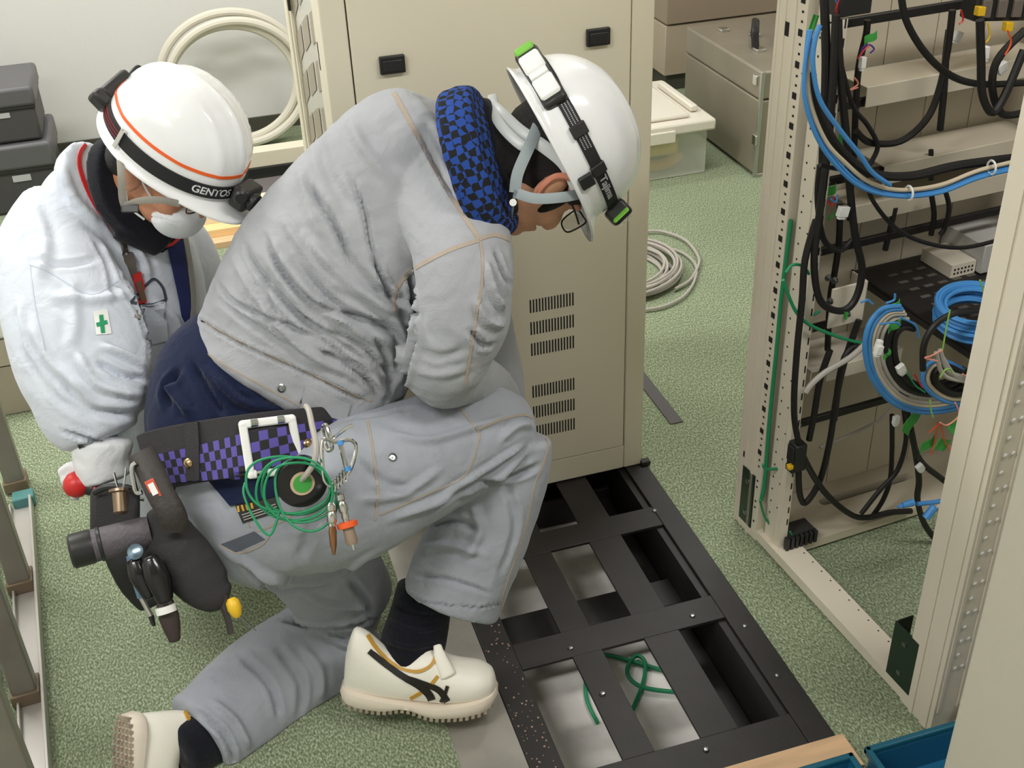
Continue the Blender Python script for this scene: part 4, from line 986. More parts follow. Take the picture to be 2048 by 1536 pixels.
# hair: cap over the back and sides of the head
f2, r2, u2 = fr2; hr = MB(); ball(hr, PH(-.024,0,.030), (.094,.083,.092), (f2,r2,u2), 24); ball(hr, PH(-.055,0,-.020), (.048,.066,.070), (f2,r2,u2), 20)
ball(hr, PH(.020,0,.045), (.070,.081,.070), (f2,r2,u2), 24); ball(hr, PH(.034,.060,-.006), (.012,.014,.040), (f2,r2,u2)); ball(hr, PH(.034,-.060,-.006), (.012,.014,.040), (f2,r2,u2)); ball(hr, PH(-.075,0,-.060), (.035,.050,.045), (f2,r2,u2))
obj('hair', hr, M['hair'], P2)
ear = MB()
# ---- clothes
F_ = lambda *p: p
jf = [  # folds: pixel run over the cloth, width (m), height (m)
 (((470,520),(520,600),(600,690),(690,760)), .012, .006), (((500,500),(570,600),(660,690),(770,760)), .010, -.005), (((540,470),(610,570),(700,650),(800,700)), .012, .005),
 (((590,520),(660,600),(740,650),(815,670)), .009, -.005), (((610,470),(690,560),(770,610),(820,620)), .011, .005), (((440,600),(520,660),(620,720),(720,775)), .008, -.004),
 (((660,420),(700,520),(770,590),(812,600)), .010, -.004), (((640,280),(660,350),(700,420)), .014, -.003), (((700,240),(730,300),(780,360)), .013, .003),
 (((600,330),(620,420),(650,480)), .014, .003), (((840,260),(880,340),(915,400)), .008, -.004), (((860,240),(900,310),(950,390)), .010, .004), (((740,600),(790,640),(810,700),(790,770)), .010, .006),
 (((700,640),(760,690),(780,760),(770,800)), .008, -.006), (((680,700),(740,740),(770,790)), .009, .005), (((830,600),(835,660),(820,720),(808,780)), .008, -.012),
 (((825,555),(838,620),(830,680)), .007, -.008), (((970,520),(985,580),(1010,620)), .008, .006), (((990,500),(1005,545),(1022,575)), .007, -.006), (((950,600),(975,640),(1008,650)), .008, .006), (((940,660),(965,690),(990,690)), .007, -.006),
 (((840,700),(880,712),(930,700)), .009, -.002), (((830,740),(880,750),(940,735)), .010, .002),
 (((612,360),(650,420),(680,470),(705,525)), .007, -.006), (((700,350),(728,420),(742,491),(768,565),(805,640)), .006, -.006), (((530,470),(568,547),(620,602),(694,632),(805,654)), .007, -.007), (((490,490),(520,547),(583,621),(657,669),(760,740)), .007, -.007),
 (((436,568),(471,606),(527,632),(583,654),(650,690)), .006, -.006), (((820,554),(824,600),(828,647)), .007, -.016), (((745,520),(785,590),(818,645)), .006, -.006), (((640,700),(700,735),(760,785)), .006, -.007), (((660,660),(730,700),(790,760)), .006, -.006), (((700,620),(760,650),(812,690)), .006, -.006),
 (((520,540),(560,640),(640,720)), .006, -.003), (((480,560),(560,680),(660,745)), .007, .003), (((560,430),(640,540),(720,600)), .008, .003), (((400,640),(480,688),(600,742),(720,800)), .004, -.004, 1),
]
JT = limb([(574,770,2.09,212,.66),(610,705,2.08,218,.66),(655,600,2.06,218,.68),(700,520,2.05,212,.68),(755,430,2.04,190,.70),(815,345,2.03,168,.72),(858,300,2.02,150,.70),(885,275,2.02,128,.66)], n=40, capk=.22)
JS = limb([(835,300,2.02,90,.9),(875,400,1.97,98,.8),(918,475,1.925,100,.8),(928,545,1.915,99,.85),(926,630,1.925,94,.85),(905,685,1.95,88,.85),(890,735,1.985,84,.85),(925,752,2.08,62,.9),(985,785,2.26,50,.9),(1005,830,2.34,42,.9)], n=30)
JL = limb([(790,235,2.10,62,.9),(870,300,2.2,75,.9),(930,450,2.3,66,.9),(960,610,2.37,58,.9),(1000,750,2.42,46,.9),(1008,800,2.43,42,.9)], n=24)
jacket = union('jacket', [JT, JS, JL], M['denim'], P2, voxel=.0055, smooth=5, folds=jf, wr=.0017, wscale=13, wdir=(1,1,1.6))
tf = [
 (((760,860),(850,880),(960,850),(1030,830)), .010, .003), (((780,1040),(880,1000),(980,960),(1060,900)), .010, .005), (((860,1020),(940,975),(1030,950),(1080,930)), .009, -.007),
 (((880,990),(960,945),(1050,890)), .008, .004), (((850,1060),(900,1040),(960,1060)), .010, -.004), (((840,1100),(900,1090),(970,1110)), .010, .004), (((1000,880),(1040,850),(1080,860)), .009, .004),
 (((830,1150),(900,1160),(990,1190)), .006, -.003), (((430,1080),(520,1150),(640,1160),(760,1100)), .014, .004), (((470,1120),(560,1180),(680,1165)), .010, -.006), (((640,1000),(620,1060),(600,1120)), .012, -.003),
 (((690,900),(760,960),(830,980)), .010, -.003), (((720,1000),(800,990),(880,940)), .010, .003), (((560,1240),(660,1255),(770,1235)), .007, -.012), (((600,1180),(660,1210),(740,1215)), .010, .004), (((700,1160),(730,1200),(740,1240)), .010, -.005),
 (((480,1310),(540,1370),(560,1440)), .010, -.004), (((420,1400),(470,1440),(500,1500)), .009, .005), (((390,1420),(450,1470),(470,1536)), .008, -.006), (((600,1290),(640,1340),(640,1400)), .012, .004), (((550,1290),(600,1360),(600,1430)), .012, -.004), (((640,1260),(690,1290),(720,1290)), .008, .005),
 (((690,840),(760,830),(830,815)), .006, -.004), (((940,1000),(960,1060),(930,1120)), .012, .003), (((1010,960),(1030,1050),(1000,1150)), .010, -.003), (((370,1030),(420,1110),(520,1190)), .012, .004),
 (((800,1180),(850,1204),(940,1214),(1000,1210)), .0025, -.003, 1)]
TP = limb([(505,905,2.08,172,.72),(520,960,2.07,182,.75),(560,1020,2.06,175,.8),(600,1050,2.08,140,.85)], n=36, capk=.2)
TR = limb([(560,1005,2.03,150,.85),(680,985,2.015,148,.85),(790,938,2.05,131,.85),(900,893,2.12,115,.9),(985,868,2.165,100,.92),(1030,862,2.19,76,.95)], n=34)
TS = limb([(1018,872,2.185,88,.92),(1004,950,2.20,92,.9),(966,1050,2.22,98,.9),(930,1130,2.235,102,.9),(900,1206,2.24,101,.9)], n=32, capk=.1)
TL = limb([(590,1050,2.18,125,.85),(650,1130,2.28,108,.85),(705,1215,2.375,92,.85),(735,1235,2.39,65,.9)], n=30)
TL2 = limb([(722,1238,2.385,88,.85),(640,1298,2.37,104,.85),(545,1362,2.32,108,.85),(470,1422,2.26,104,.85),(405,1475,2.21,98,.85)], n=30, capk=.1)
trousers = union('trousers', [TP, TR, TS, TL, TL2], M['denimt'], P2, voxel=.0055, smooth=5, folds=tf, wr=.0016, wscale=12, floor=.002)
shirt = union('undershirt', [limb([(560,700,2.09,150,.7),(505,770,2.09,185,.68),(478,835,2.085,182,.68),(485,900,2.08,176,.7),(500,970,2.075,168,.72)], n=34, capk=.1)], M['navy'], P2, voxel=.006, smooth=4,
   folds=[(((330,760),(360,800),(380,830)), .010, .006), (((380,720),(420,790),(450,830)), .010, -.006), (((420,740),(480,800),(580,825)), .010, .006), (((340,820),(330,780),(360,740)), .009, -.006), (((480,770),(540,810),(600,820)), .008, .005)], wr=.001)
# neck warmer with blue and black checks
nw = [limb([(938,332,1.94,134,.78),(954,328,1.935,142,.78)], n=34, capk=.2), limb([(960,327,1.935,144,.78),(978,322,1.93,136,.78)], n=34, capk=.25)]
tws = MB()
for (c0, c1, hw) in (((934,333),(944,330),142), ((954,329),(964,326),146), ((972,323),(980,320),140)):
    cc = at((c0[0]+c1[0])/2, (c0[1]+c1[1])/2, 1.925); t = (at(988,318,1.985)-at(925,338,2.0)).normalized(); e = (cc-CAM).normalized(); x = t.cross(e).normalized(); y = x.cross(t)
    R1 = hw*1.99/FPX*.93; tws.tube([cc + x*(R1*math.cos(q)) + y*(R1*.80*math.sin(q)) for q in [2*PI*i/48 for i in range(48)]], .015, 10, closed=True)
warm = union('neck_warmer', nw+[tws], M['chk'], P2, voxel=.005, smooth=2, wr=.001, wscale=20)
inner = union('collar_lining', [limb([(988,320,1.97,128,.66),(1010,314,1.965,118,.68)], n=30, capk=.2)], M['sock'], P2, voxel=.006, smooth=3)
# stitched seams
bj = bvh(jacket); bt = bvh(trousers); bsh = bvh(shirt, trousers)
def seam(bv, pts, w=7, nm='seam', par=None, m='thread', off=.0012): return ribbon(bv, pts, w, nm, M[m], par or jacket, off)
seam(bj, [(788,186),(815,235),(850,300),(900,390),(958,478)], 9); seam(bj, [(958,480),(900,500),(850,525),(815,548),(795,575)], 8); seam(bj, [(958,478),(990,470),(1020,480)], 8)
seam(bj, [(960,482),(966,540),(955,620),(942,700),(930,770)], 5); seam(bj, [(795,575),(790,600),(790,625)], 4)
seam(bj, [(404,640),(480,684),(600,738),(720,795),(745,800)], 3); seam(bj, [(378,684),(460,735),(560,790),(640,835)], 3)
seam(bt, [(735,840),(745,900),(755,980),(750,1040)], 4, par=trousers); seam(bt, [(955,860),(1000,840),(1050,830),(1085,850)], 4, par=trousers); seam(bt, [(1085,860),(1095,900),(1070,970),(1050,1060),(1010,1180),(1000,1230)], 3, par=trousers)
seam(bt, [(905,790),(930,830),(955,860),(960,880)], 3, par=trousers); seam(bt, [(760,1030),(850,990),(930,950),(960,870)], 3, par=trousers); seam(bt, [(480,1020),(500,1055)], 2, par=trousers)
# hem patch, pocket flaps, rivets and buttons
patch(bj, (612,770), (700,806), (690,842), (600,815), 8, 4, 'waist_tab', M['denim'], jacket, .004)
for (bv, u, v, par) in ((bj,563,776,jacket),(bj,609,803,jacket),(bt,785,915,trousers),(bt,655,835,trousers)):
    h_ = hit(bv, u, v)
    if h_:
        bb = MB().lathe([(.0075,0),(.0075,.002),(.005,.003),(.0045,.001),(.002,.001),(.0018,.0028),(.0005,.003)], h_[0], h_[1], n=16); obj('snap_button', bb, M['zinc'], par)
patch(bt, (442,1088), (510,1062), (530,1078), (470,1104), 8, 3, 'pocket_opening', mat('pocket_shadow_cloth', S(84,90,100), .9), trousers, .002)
seam(bt, [(440,1090),(480,1075),(560,1045),(600,1020)], 3, par=trousers); seam(bt, [(440,1090),(475,1106),(520,1092),(540,1070)], 3, par=trousers)
lb = patch(bsh, (470,1008), (552,985), (562,1022), (486,1046), 8, 4, 'pocket_label', mat('black_label', S(30,30,32), .6), trousers, .003)
bl = bvh(lb) if lb else bt
for i, (a, b) in enumerate((((476,1012),(478,1024)),((484,1010),(488,1022)),((493,1009),(497,1020)),((503,1006),(506,1017)))): ribbon(bl, [a, b], 4, 'label_mark', mat('yellow_print', S(210,160,40), .6) if i == 0 else bpy.data.materials['yellow_print'], trousers, .0012)
for i in range(3): ribbon(bl, [(484+i*2,1030+i*5),(552+i*2,1008+i*5)], 2, 'label_mark', M['greyc'], trousers, .0012)
patch(bsh, (420,962), (560,938), (592,985), (462,1012), 10, 5, 'shirt_tail', M['navy'], shirt, .006)
# belt

def beltring(s0, s1, off):
    return limb([s0, s1], n=60, capk=.0)
def belt_loft(stA, stB, th, n=90):
    mb = MB(); vs = []
    cs = []
    for s_ in (stA, stB):
        c = at(s_[0], s_[1], s_[2]); cs.append((c, s_[3]*s_[2]/FPX, s_[3]*s_[2]/FPX*s_[4]))
    t = (cs[1][0]-cs[0][0]).normalized(); e = (cs[0][0]-CAM).normalized(); x = t.cross(e).normalized(); y = x.cross(t).normalized()
    K = 6
    for k in range(n):
        q = 2*PI*k/n
        for o in (0, -th):
            for j in range(K+1):
                f = j/K; c = cs[0][0].lerp(cs[1][0], f); r1 = cs[0][1]*(1-f)+cs[1][1]*f+o+.002*math.sin(f*PI); r2_ = cs[0][2]*(1-f)+cs[1][2]*f+o+.002*math.sin(f*PI)
                vs.append(c + x*(r1*math.cos(q)) + y*(r2_*math.sin(q)))
    m_ = 2*(K+1); fs = []
    for k in range(n):
        l = (k+1) % n
        for j in range(K):
            fs.append((k*m_+j, k*m_+j+1, l*m_+j+1, l*m_+j)); fs.append((k*m_+K+1+j+1, k*m_+K+1+j, l*m_+K+1+j, l*m_+K+1+j+1))
        fs.append((k*m_, l*m_, l*m_+K+1, k*m_+K+1)); fs.append((k*m_+K, k*m_+K+K+1, l*m_+2*K+1, l*m_+K))
    return mb.add(vs, fs)
belt = obj('tool_belt', belt_loft((500,846,2.075,218,.84), (514,958,2.065,196,.94), .010), M['canvas'], P2, bevel=.002)
belt['label'] = 'wide black work belt with violet checked strap'
bb_ = bvh(belt)
M['vio'] = mat('violet_weave', S(84,72,158), .6); M['viob'] = mat('black_weave', S(20,19,24), .7)
st1 = patch(bb_, (480,870), (680,838), (690,888), (488,954), 22, 8, 'checked_strap', [M['vio'], M['viob']], belt, .004, mf=lambda i, j: (i//2+j//2) % 2, bow=-2)
st2 = patch(bb_, (318,908), (482,868), (490,952), (335,965), 30, 8, 'checked_strap', [M['vio'], M['viob']], belt, .004, mf=lambda i, j: (i//2+j//2) % 2, bow=2)
ribbon(bb_, [(385,842),(388,880),(390,960)], 26, 'belt_keeper', M['canvas'], belt, .0075)
ribbon(bb_, [(375,845),(397,842)], 10, 'belt_keeper', mat('grey_webbing_dark', S(84,84,88), .7), belt, .009)
for (u, v) in ((381,926),(612,888)):
    h_ = hit(bb_, u, v)
    if h_: obj('snap_stud', MB().lathe([(.0085,.006),(.0085,.008),(.006,.0105),(.002,.0115)], h_[0], h_[1], n=16), M['brass'], belt)
# square white buckle
hb = hit(bb_, 535, 900); bn = hb[1]; tl, tr, br, bl_ = [hit(bb_, u, v)[0]+bn*.009 for (u, v) in ((484,850),(582,838),(600,938),(500,950))]
bk = MB(); ring = [tl, tr, br, bl_]
for i in range(4): bk.tube([ring[i], ring[(i+1) % 4]], .0070, 8, flat=.45, flatdir=bn)
for p in ring: ball(bk, p, (.0072,.0072,.0035), (bn.orthogonal().normalized(), bn.cross(bn.orthogonal()).normalized(), bn), n=12)
buckle = obj('belt_buckle', bk, M['white'], belt, bevel=0); buckle['label'] = 'square white metal buckle'
for (a, b) in ((0,1),(1,0)):
    p = ring[a].lerp(ring[b], .16); q = ring[a].lerp(ring[b], .30); obj('buckle_roller', MB().tube([p, q], .0068, 10), M['chrome'], buckle)
for (a, b, t0, t1) in ((3,2,.10,.30),(3,2,.62,.84)):
    obj('buckle_roller', MB().tube([ring[a].lerp(ring[b], t0), ring[a].lerp(ring[b], t1)], .0075, 10), M['chrome'], buckle)
# ---- socks and shoes
union('sock', [limb([(850,1175,2.245,56,.9),(838,1240,2.245,62,.9),(825,1290,2.24,66,.95),(818,1330,2.24,60,1)], n=24)], M['sock'], P2, voxel=.005, smooth=3, folds=[(((775,1240),(830,1262),(880,1255)), .006, .003), (((760,1275),(820,1295),(880,1285)), .006, .003), (((790,1215),(830,1230),(880,1232)), .005, -.003)])
union('sock', [limb([(450,1460,2.23,58,.8),(405,1480,2.19,60,.8),(370,1500,2.16,56,.85)], n=24)], M['sock'], P2, voxel=.005, smooth=3, floor=.004)
def shoe(parent, P0, fx, up, mirror=1, bend=0.0, L=.292):
    """P0 = sole under the heel back; fx = towards the toe; up = out of the shoe"""
    fx = fx.normalized(); up = (up-fx*up.dot(fx)).normalized(); sd = fx.cross(up)*mirror
    def W(x, y, z):
        b = 0
        if x > .62*L and bend: b = bend*(x-.62*L)
        return P0 + fx*x + sd*y + up*(z+b)
    def outline(t): # half widths
        w = .037+.010*math.sin(min(1,t/.25)*PI/2)*.3
        w = [.026,.034,.037,.036,.035,.037,.042,.047,.049,.046,.036,.014][0] if t <= 0 else None or 0
        xs = [0,.04,.12,.25,.38,.5,.62,.73,.82,.91,.97,1.0]; ws = [.012,.027,.035,.037,.036,.038,.043,.048,.049,.044,.031,.010]
        for i in range(11):
            if xs[i] <= t <= xs[i+1]: return ws[i]+(ws[i+1]-ws[i])*(t-xs[i])/(xs[i+1]-xs[i])
        return .01
    def hgt(t):
        xs = [0,.04,.12,.25,.38,.46,.55,.65,.75,.88,.97,1.0]; hs = [.100,.160,.156,.118,.104,.120,.132,.112,.094,.084,.066,.040]
        for i in range(11):
            if xs[i] <= t <= xs[i+1]: return hs[i]+(hs[i+1]-hs[i])*(t-xs[i])/(xs[i+1]-xs[i])
        return .02
    n = 28; ts = [0,.015,.04,.08,.14,.2,.27,.34,.4,.46,.52,.58,.65,.72,.79,.85,.9,.94,.97,.99,1.0]; up_ = MB(); vs = []
    for t in ts:
        w_, h_ = outline(t), hgt(t); shift = .006*math.sin(t*PI)
        for k in range(n):
            q = 2*PI*k/n; cy, cz = math.cos(q), math.sin(q)
            y = w_*math.copysign(abs(cy)**.75, cy)*(1-.25*max(0, cz)**2); z = .018 + (h_-.018)*(.5+.5*math.copysign(abs(cz)**.8, cz))
            vs.append(W(t*L, y+shift, z))
    fs = []
    for i in range(len(ts)-1):
        for k in range(n): l = (k+1) % n; fs.append((i*n+k, i*n+l, (i+1)*n+l, (i+1)*n+k))
    fs.append(tuple(range(n))[::-1]); fs.append(tuple((len(ts)-1)*n+k for k in range(n)))
    up_.add(vs, fs); root = obj('shoe', up_, M['shoe'], parent, sharp=180)
    ss = root.modifiers.new('s', 'SUBSURF'); ss.levels = 1; ss.render_levels = 1
    # sole band
    so = MB(); ts2 = [i/40 for i in range(41)]
    outl = [(t*L*1.0, outline(t)+.005+.006*math.sin(t*PI)) for t in ts2]+[(t*L*1.0, -(outline(t)+.005)+.006*math.sin(t*PI)) for t in reversed(ts2)]
    vs = []
    for z, e in ((.004, .96), (.006, 1.0), (.020, 1.03), (.028, 1.0), (.028, .9)):
        for (x, y) in outl: vs.append(W((x-L/2)*e+L/2 if e >= 1 else (x-L/2)*(.98 if e < .95 else 1)+L/2, y*e, z+(.004*math.cos(x/L*PI*2) if z > .01 else (.010*math.exp(-((x/L-.42)/.10)**2)))))
    m_ = len(outl); fs = []
    for j in range(4):
        for k in range(m_): l = (k+1) % m_; fs.append((j*m_+k, j*m_+l, (j+1)*m_+l, (j+1)*m_+k))
    for j in (0, 4):
        for k in range(40): q = (j*m_+k, j*m_+k+1, j*m_+m_-2-k, j*m_+m_-1-k); fs.append(q if j else q[::-1])
    so.add(vs, fs); sole = obj('sole', so, [M['sole']], root, sharp=50)
    tr_ = MB()
    for i in range(26):
        t = .02+.96*i/25
        for sgn in (1, -1, .5, -.5, 0):
            y = (outline(t)+.001)*sgn+.006*math.sin(t*PI); z0 = .010*math.exp(-((t-.42)/.10)**2)
            T = lambda a, b_, c_, t=t, y=y, z0=z0: W(t*L+a, y+b_, z0+c_)
            tr_.box((-.0032, -.0045, -.002), (.0032, .0045, .006), T)
    obj('tread', tr_, M['tread'], root)['kind'] = 'stuff'
    return root, W, sole
heel = onz(686, 1392, .052); toe_ = onz(990, 1418, .012); fx = toe_-heel
sh1, W1, so1 = shoe(P2, heel, fx, Vector((-.05, .22, 1)), 1, .22)
sh2, W2, so2 = shoe(P2, at(246,1430,2.115), cam2w(.02,-1,.15), (at(640,1300,2.37)-at(330,1490,2.14)), -1, 0)
bs1 = bvh(sh1)
ribbon(bs1, [(738,1302),(770,1328),(805,1352),(840,1372),(862,1395),(868,1432)], 11, 'side_stripe', M['stripeb'], sh1, .0022, w2=16)
ribbon(bs1, [(805,1352),(850,1368),(880,1382),(898,1410),(912,1438)], 8, 'side_stripe', M['stripeb'], sh1, .0018, w2=16)
ribbon(bs1, [(895,1372),(888,1392),(872,1420)], 7, 'side_stripe', M['stripeb'], sh1, .0020)
ribbon(bs1, [(876,1352),(855,1376),(830,1392),(808,1404)], 7, 'side_stripe', M['gold'], sh1, .0012)
def collar(W, root, L=.292):
    pts = []
    for i in range(28):
        q = 2*PI*i/28; x = .235*L+.215*L*math.cos(q); y = .031*math.sin(q)+.004; z = .107+(.040 if math.cos(q) < 0 else .022)*math.cos(q)**2
        pts.append(W(x, y, z))
    return obj('collar_piping', MB().tube(pts, .0042, 8, closed=True), M['gold'], root)
ribbon(bs1, [(735,1270),(750,1294),(775,1320),(805,1338),(838,1342),(864,1328),(874,1300)], 6, 'collar_piping', M['gold'], sh1, .003); ribbon(bvh(sh2), [(362,1412),(378,1440),(392,1480),(398,1536)], 6, 'collar_piping', M['gold'], sh2, .003)
union('tongue', [limb([(874,1290,2.185,9,.5),(882,1318,2.18,14,.5),(897,1352,2.175,17,.5)], n=16)], M['shoe'], sh1, voxel=.003, smooth=2)
# ---- helmet 2
hh2, sp2 = helmet(P2, at(1122,297,1.975), fr2, 1.03, False, hs=.83); s2 = 1.03
tag(hh2, 'white hard hat with black head lamp strap')
obj('lamp_strap', band(sp2, .024*s2, .048*s2, s2, n=90), M['strapb'], hh2)
M['refl'] = mat('silver_reflective_thread', S(170,168,172), .4)
rf = MB()
for z in (.030, .036, .042):
    for seg in range(60):
        ph = 1.75+seg*.022 + (z*20 % .01)
        if 0 < ph < PI-.2: rf.add(band(sp2, (z-.0012)*s2, (z+.0012)*s2, s2, ph, ph+.013, .0032, 1).v, [(0,2,6,4),(0,4,5,1),(2,3,7,6)])
obj('reflective_weave', rf, M['refl'], hh2, smooth=False)['kind'] = 'stuff'
def on_shell(sp, s, ph, z, off=0.0):
    th = math.asin(min(1, z/(.152*s))**(1/.95)); p, n = sp(ph, th); t = (sp(ph+.02, th)[0]-p).normalized(); b = n.cross(t); return p+n*off, n, t, b
def shell_text(sp, s, txt, ph, z, size, m, parent, name, flip=False):
    cu = bpy.data.curves.new(name, 'FONT'); cu.body = txt; cu.size = size; cu.extrude = .0004; cu.align_x = 'CENTER'; cu.align_y = 'CENTER'; cu.offset = .0004
    tmp = bpy.data.objects.new('t', cu); col.objects.link(tmp); dg = bpy.context.evaluated_depsgraph_get(); me = bpy.data.meshes.new_from_object(tmp.evaluated_get(dg)); bpy.data.objects.remove(tmp)
    p, n, t, b = on_shell(sp, s, ph, z, .0035)
    off = wloc(parent); up_ = n.cross(t)
    for v in me.vertices:
        q = on_shell(sp, s, ph-v.co.x/(.128*s), z+v.co.y, .0034+v.co.z)
        v.co = q[0]-off
    me.materials.clear(); me.materials.append(m); o = bpy.data.objects.new(name, me); col.objects.link(o); o.parent = parent; return o
for ph, z, hsz in ((PI/2+.42, .036, (.011,.014,.003)), (PI/2-.10, .036, (.010,.013,.004))):
    p, n, t, b = on_shell(sp2, s2, ph, z*s2, .003); obj('strap_clip', obox(MB(), p, (t, b, n), hsz), M['black'], hh2, bevel=.002)
p, n, t, b = on_shell(sp2, s2, PI/2-.15, .006*s2, .004); obj('strap_clip', obox(MB(), p, (t, b, n), (.012,.012,.004)), M['black'], hh2, bevel=.002)
# rear battery box and front lamp
b0_, b1_ = at(1056,112,1.872), at(1106,194,1.838); p = (b0_+b1_)/2; t = (b1_-b0_).normalized(); n = (CAM-p); n = (n-t*n.dot(t)).normalized(); b = n.cross(t); L_ = (b1_-b0_).length/2
bx = obj('battery_box', obox(MB(), p-n*.006, (t, b, n), (L_+.014,.021,.012)), M['black'], hh2, bevel=.007)
for dx, hs in ((.026, .021), (-.026, .019)): obj('reflector', obox(MB(), p+t*dx+n*.007, (t, b, n), (hs,.018,.005)), M['white'], bx, bevel=.005)
obj('reflector_bridge', obox(MB(), p+t*.001+n*.009, (t, b, n), (.006,.016,.005)), M['white'], bx, bevel=.002)
obj('lime_web', obox(MB(), p-t*(L_+.012), (t, b, n), (.008,.017,.008)), M['limeg'], bx, bevel=.004)
p, n, t, b = on_shell(sp2, s2, .42, .036*s2, .012); lp = obj('head_lamp', obox(MB(), p, (t, b, n), (.028,.020,.016)), M['black'], hh2, bevel=.006)
obj('lime_web', obox(MB(), p+r2*.012+t*.012, (t, b, r2), (.014,.017,.007)), M['limeg'], lp, bevel=.003); obj('lamp_lens', MB().cyl(p+n*.010, p+n*.022, .013), M['lens'], lp)
shell_text(sp2, s2, 'Tajima', PI/2-.42, .036*s2, .021, M['refl'], hh2, 'strap_lettering')
# harness: rear band and chin straps
d0 = 1.895
rbp = [at(975,205,1.95), at(1000,225,1.915), at(1040,262,1.895), at(1090,295,1.885), at(1130,330,1.89), at(1155,380,1.91)]
obj('head_band', MB().tube(spline(rbp, 5), .0105, 10, flat=.25, flatdir=(CAM-at(1060,270,1.9)).normalized()), M['plast'], hh2)
rb2 = [at(985,190,1.96), at(995,240,1.905), at(1035,285,1.885), at(1065,300,1.884)]
obj('head_band', MB().tube(spline(rb2, 5), .0085, 10, flat=.25, flatdir=(CAM-at(1060,270,1.9)).normalized()), M['plast'], hh2)
obj('chin_strap', MB().tube(spline([at(1086,225,1.90), at(1062,285,1.878), at(1036,345,1.877), at(1030,385,1.885)], 6), .0095, 8, flat=.15, flatdir=(CAM-at(1060,300,1.9)).normalized()), M['strapg'], hh2)
obj('chin_strap', MB().tube(spline([at(1030,385,1.885), at(1070,397,1.88), at(1120,395,1.885), at(1160,388,1.915)], 6), .0085, 8, flat=.15, flatdir=(CAM-at(1100,390,1.9)).normalized()), M['strapg'], hh2)
obj('chin_strap', MB().tube(spline([at(1030,378,1.882), at(1026,410,1.90), at(1022,440,1.93)], 6), .006, 8, flat=.2), M['strapg'], hh2)
obj('strap_button', MB().cyl(at(1026,405,1.888), at(1026,405,1.882), .006), M['white'], hh2)
# glasses
gl = empty('glasses', PH(.1,0,0), 'x', 'x'); 
for k_ in ('label', 'category'): del gl[k_]
gl.parent = P2; gl.location = gl.location-P2.location
def wire(pts, r, nm, m, par, closed=False, k=5, flat=1): return obj(nm, MB().tube(spline(pts, k, closed), r, 8, closed=closed, flat=flat), m, par)
wire([PH(.008,.080,.004), PH(.05,.074,.010), PH(.094,.064,.006)], .0018, 'temple', M['black'], gl)
for s_ in (1, -1):
    cx2 = .036*s_; wire([PH(.100,cx2-.026,.016), PH(.104,cx2,.020), PH(.100,cx2+.026,.016), PH(.101,cx2+.024,-.014), PH(.105,cx2,-.020), PH(.103,cx2-.024,-.014)], .0016, 'lens_rim', M['black'], gl, True)
    ll = MB(); ball(ll, PH(.101,cx2,0), (.0015,.025,.018), fr2); obj('lens', ll, M['lens'], gl)
# ear detail
er = MB(); er.tube(spline([PH(.014,.086,.020), PH(-.006,.097,.030), PH(-.026,.096,.008), PH(-.020,.092,-.020), PH(.000,.086,-.042)], 5), .0058, 8)
obj('ear_rim', er, mat('reddened_skin', S(214,138,112), .5), body)
# ================================================================ PERSON IN WHITE JACKET
P1 = empty('person', Vector((-1.2, .05, 0)), 'person in white work jacket and face mask crouching beside the storage cases', 'person')
fr1 = frame(cam2w(.75, -.66, -.02), cam2w(.532, .642, .552)); f1, r1_, u1 = fr1; s1 = .94
rc1 = at(357, 303, 2.05); hc1 = rc1 - u1*.036 - f1*.016
H1, PH1 = head_shapes(hc1, fr1)
core1 = [H1, limb([(320,880,2.42,75,.7),(285,740,2.36,95,.6),(240,560,2.27,115,.6),(225,440,2.20,80,.7),(245,375,2.13,50,.9),(290,345,2.08,55,.9)]),
         limb([(150,470,2.16,60),(115,600,2.10,55),(150,740,2.06,48),(185,860,2.075,28),(200,900,2.075,22)]),
         limb([(300,430,2.28,60),(370,520,2.40,52),(410,620,2.46,45),(420,680,2.47,32)]),
         limb([(340,900,2.44,76),(425,910,2.60,60),(462,960,2.68,45),(440,1050,2.65,36),(425,1080,2.61,32)]),
         limb([(345,920,2.43,76),(400,995,2.46,60),(428,1050,2.52,42),(422,1095,2.51,34)])]
body1 = union('body', core1, M['skin2'], P1, voxel=.0045, smooth=3, floor=.012)
hr = MB(); ball(hr, PH1(-.020,0,.028), (.090,.080,.088), fr1, 24); ball(hr, PH1(-.055,0,-.020), (.045,.064,.060), fr1, 20); obj('hair', hr, M['hair'], P1)
wf = [(((60,400),(90,480),(80,560)), .014, .004), (((120,330),(150,400),(200,450)), .012, .004), (((230,560),(270,620),(290,680)), .008, -.008), (((240,540),(285,640),(296,720)), .007, -.006),
 (((200,690),(250,710),(292,735)), .010, .007), (((190,720),(240,750),(295,760)), .009, -.007), (((150,700),(200,770),(290,790)), .010, .006), (((120,760),(180,820),(280,830)), .012, -.005),
 (((60,640),(100,720),(180,790)), .012, .004), (((50,700),(110,790),(200,850)), .010, -.004), (((40,600),(60,700),(110,800)), .010, .004), (((100,590),(180,600),(240,590)), .012, .004),
 (((60,520),(130,530),(190,520)), .008, -.003), (((190,480),(220,540),(230,600)), .010, -.004), (((140,560),(150,640),(140,700)), .014, .003), (((120,860),(190,880),(270,865)), .006, -.006),
 (((250,440),(280,500),(300,560)), .010, .004), (((200,420),(250,490),(290,540)), .008, -.004), (((300,600),(350,640),(370,700)), .010, .004)]
WT = limb([(300,930,2.42,135,.75),(285,800,2.38,150,.72),(262,680,2.32,158,.7),(235,560,2.27,165,.7),(205,460,2.22,150,.72),(200,400,2.19,118,.75),(205,365,2.17,85,.8)], n=36)
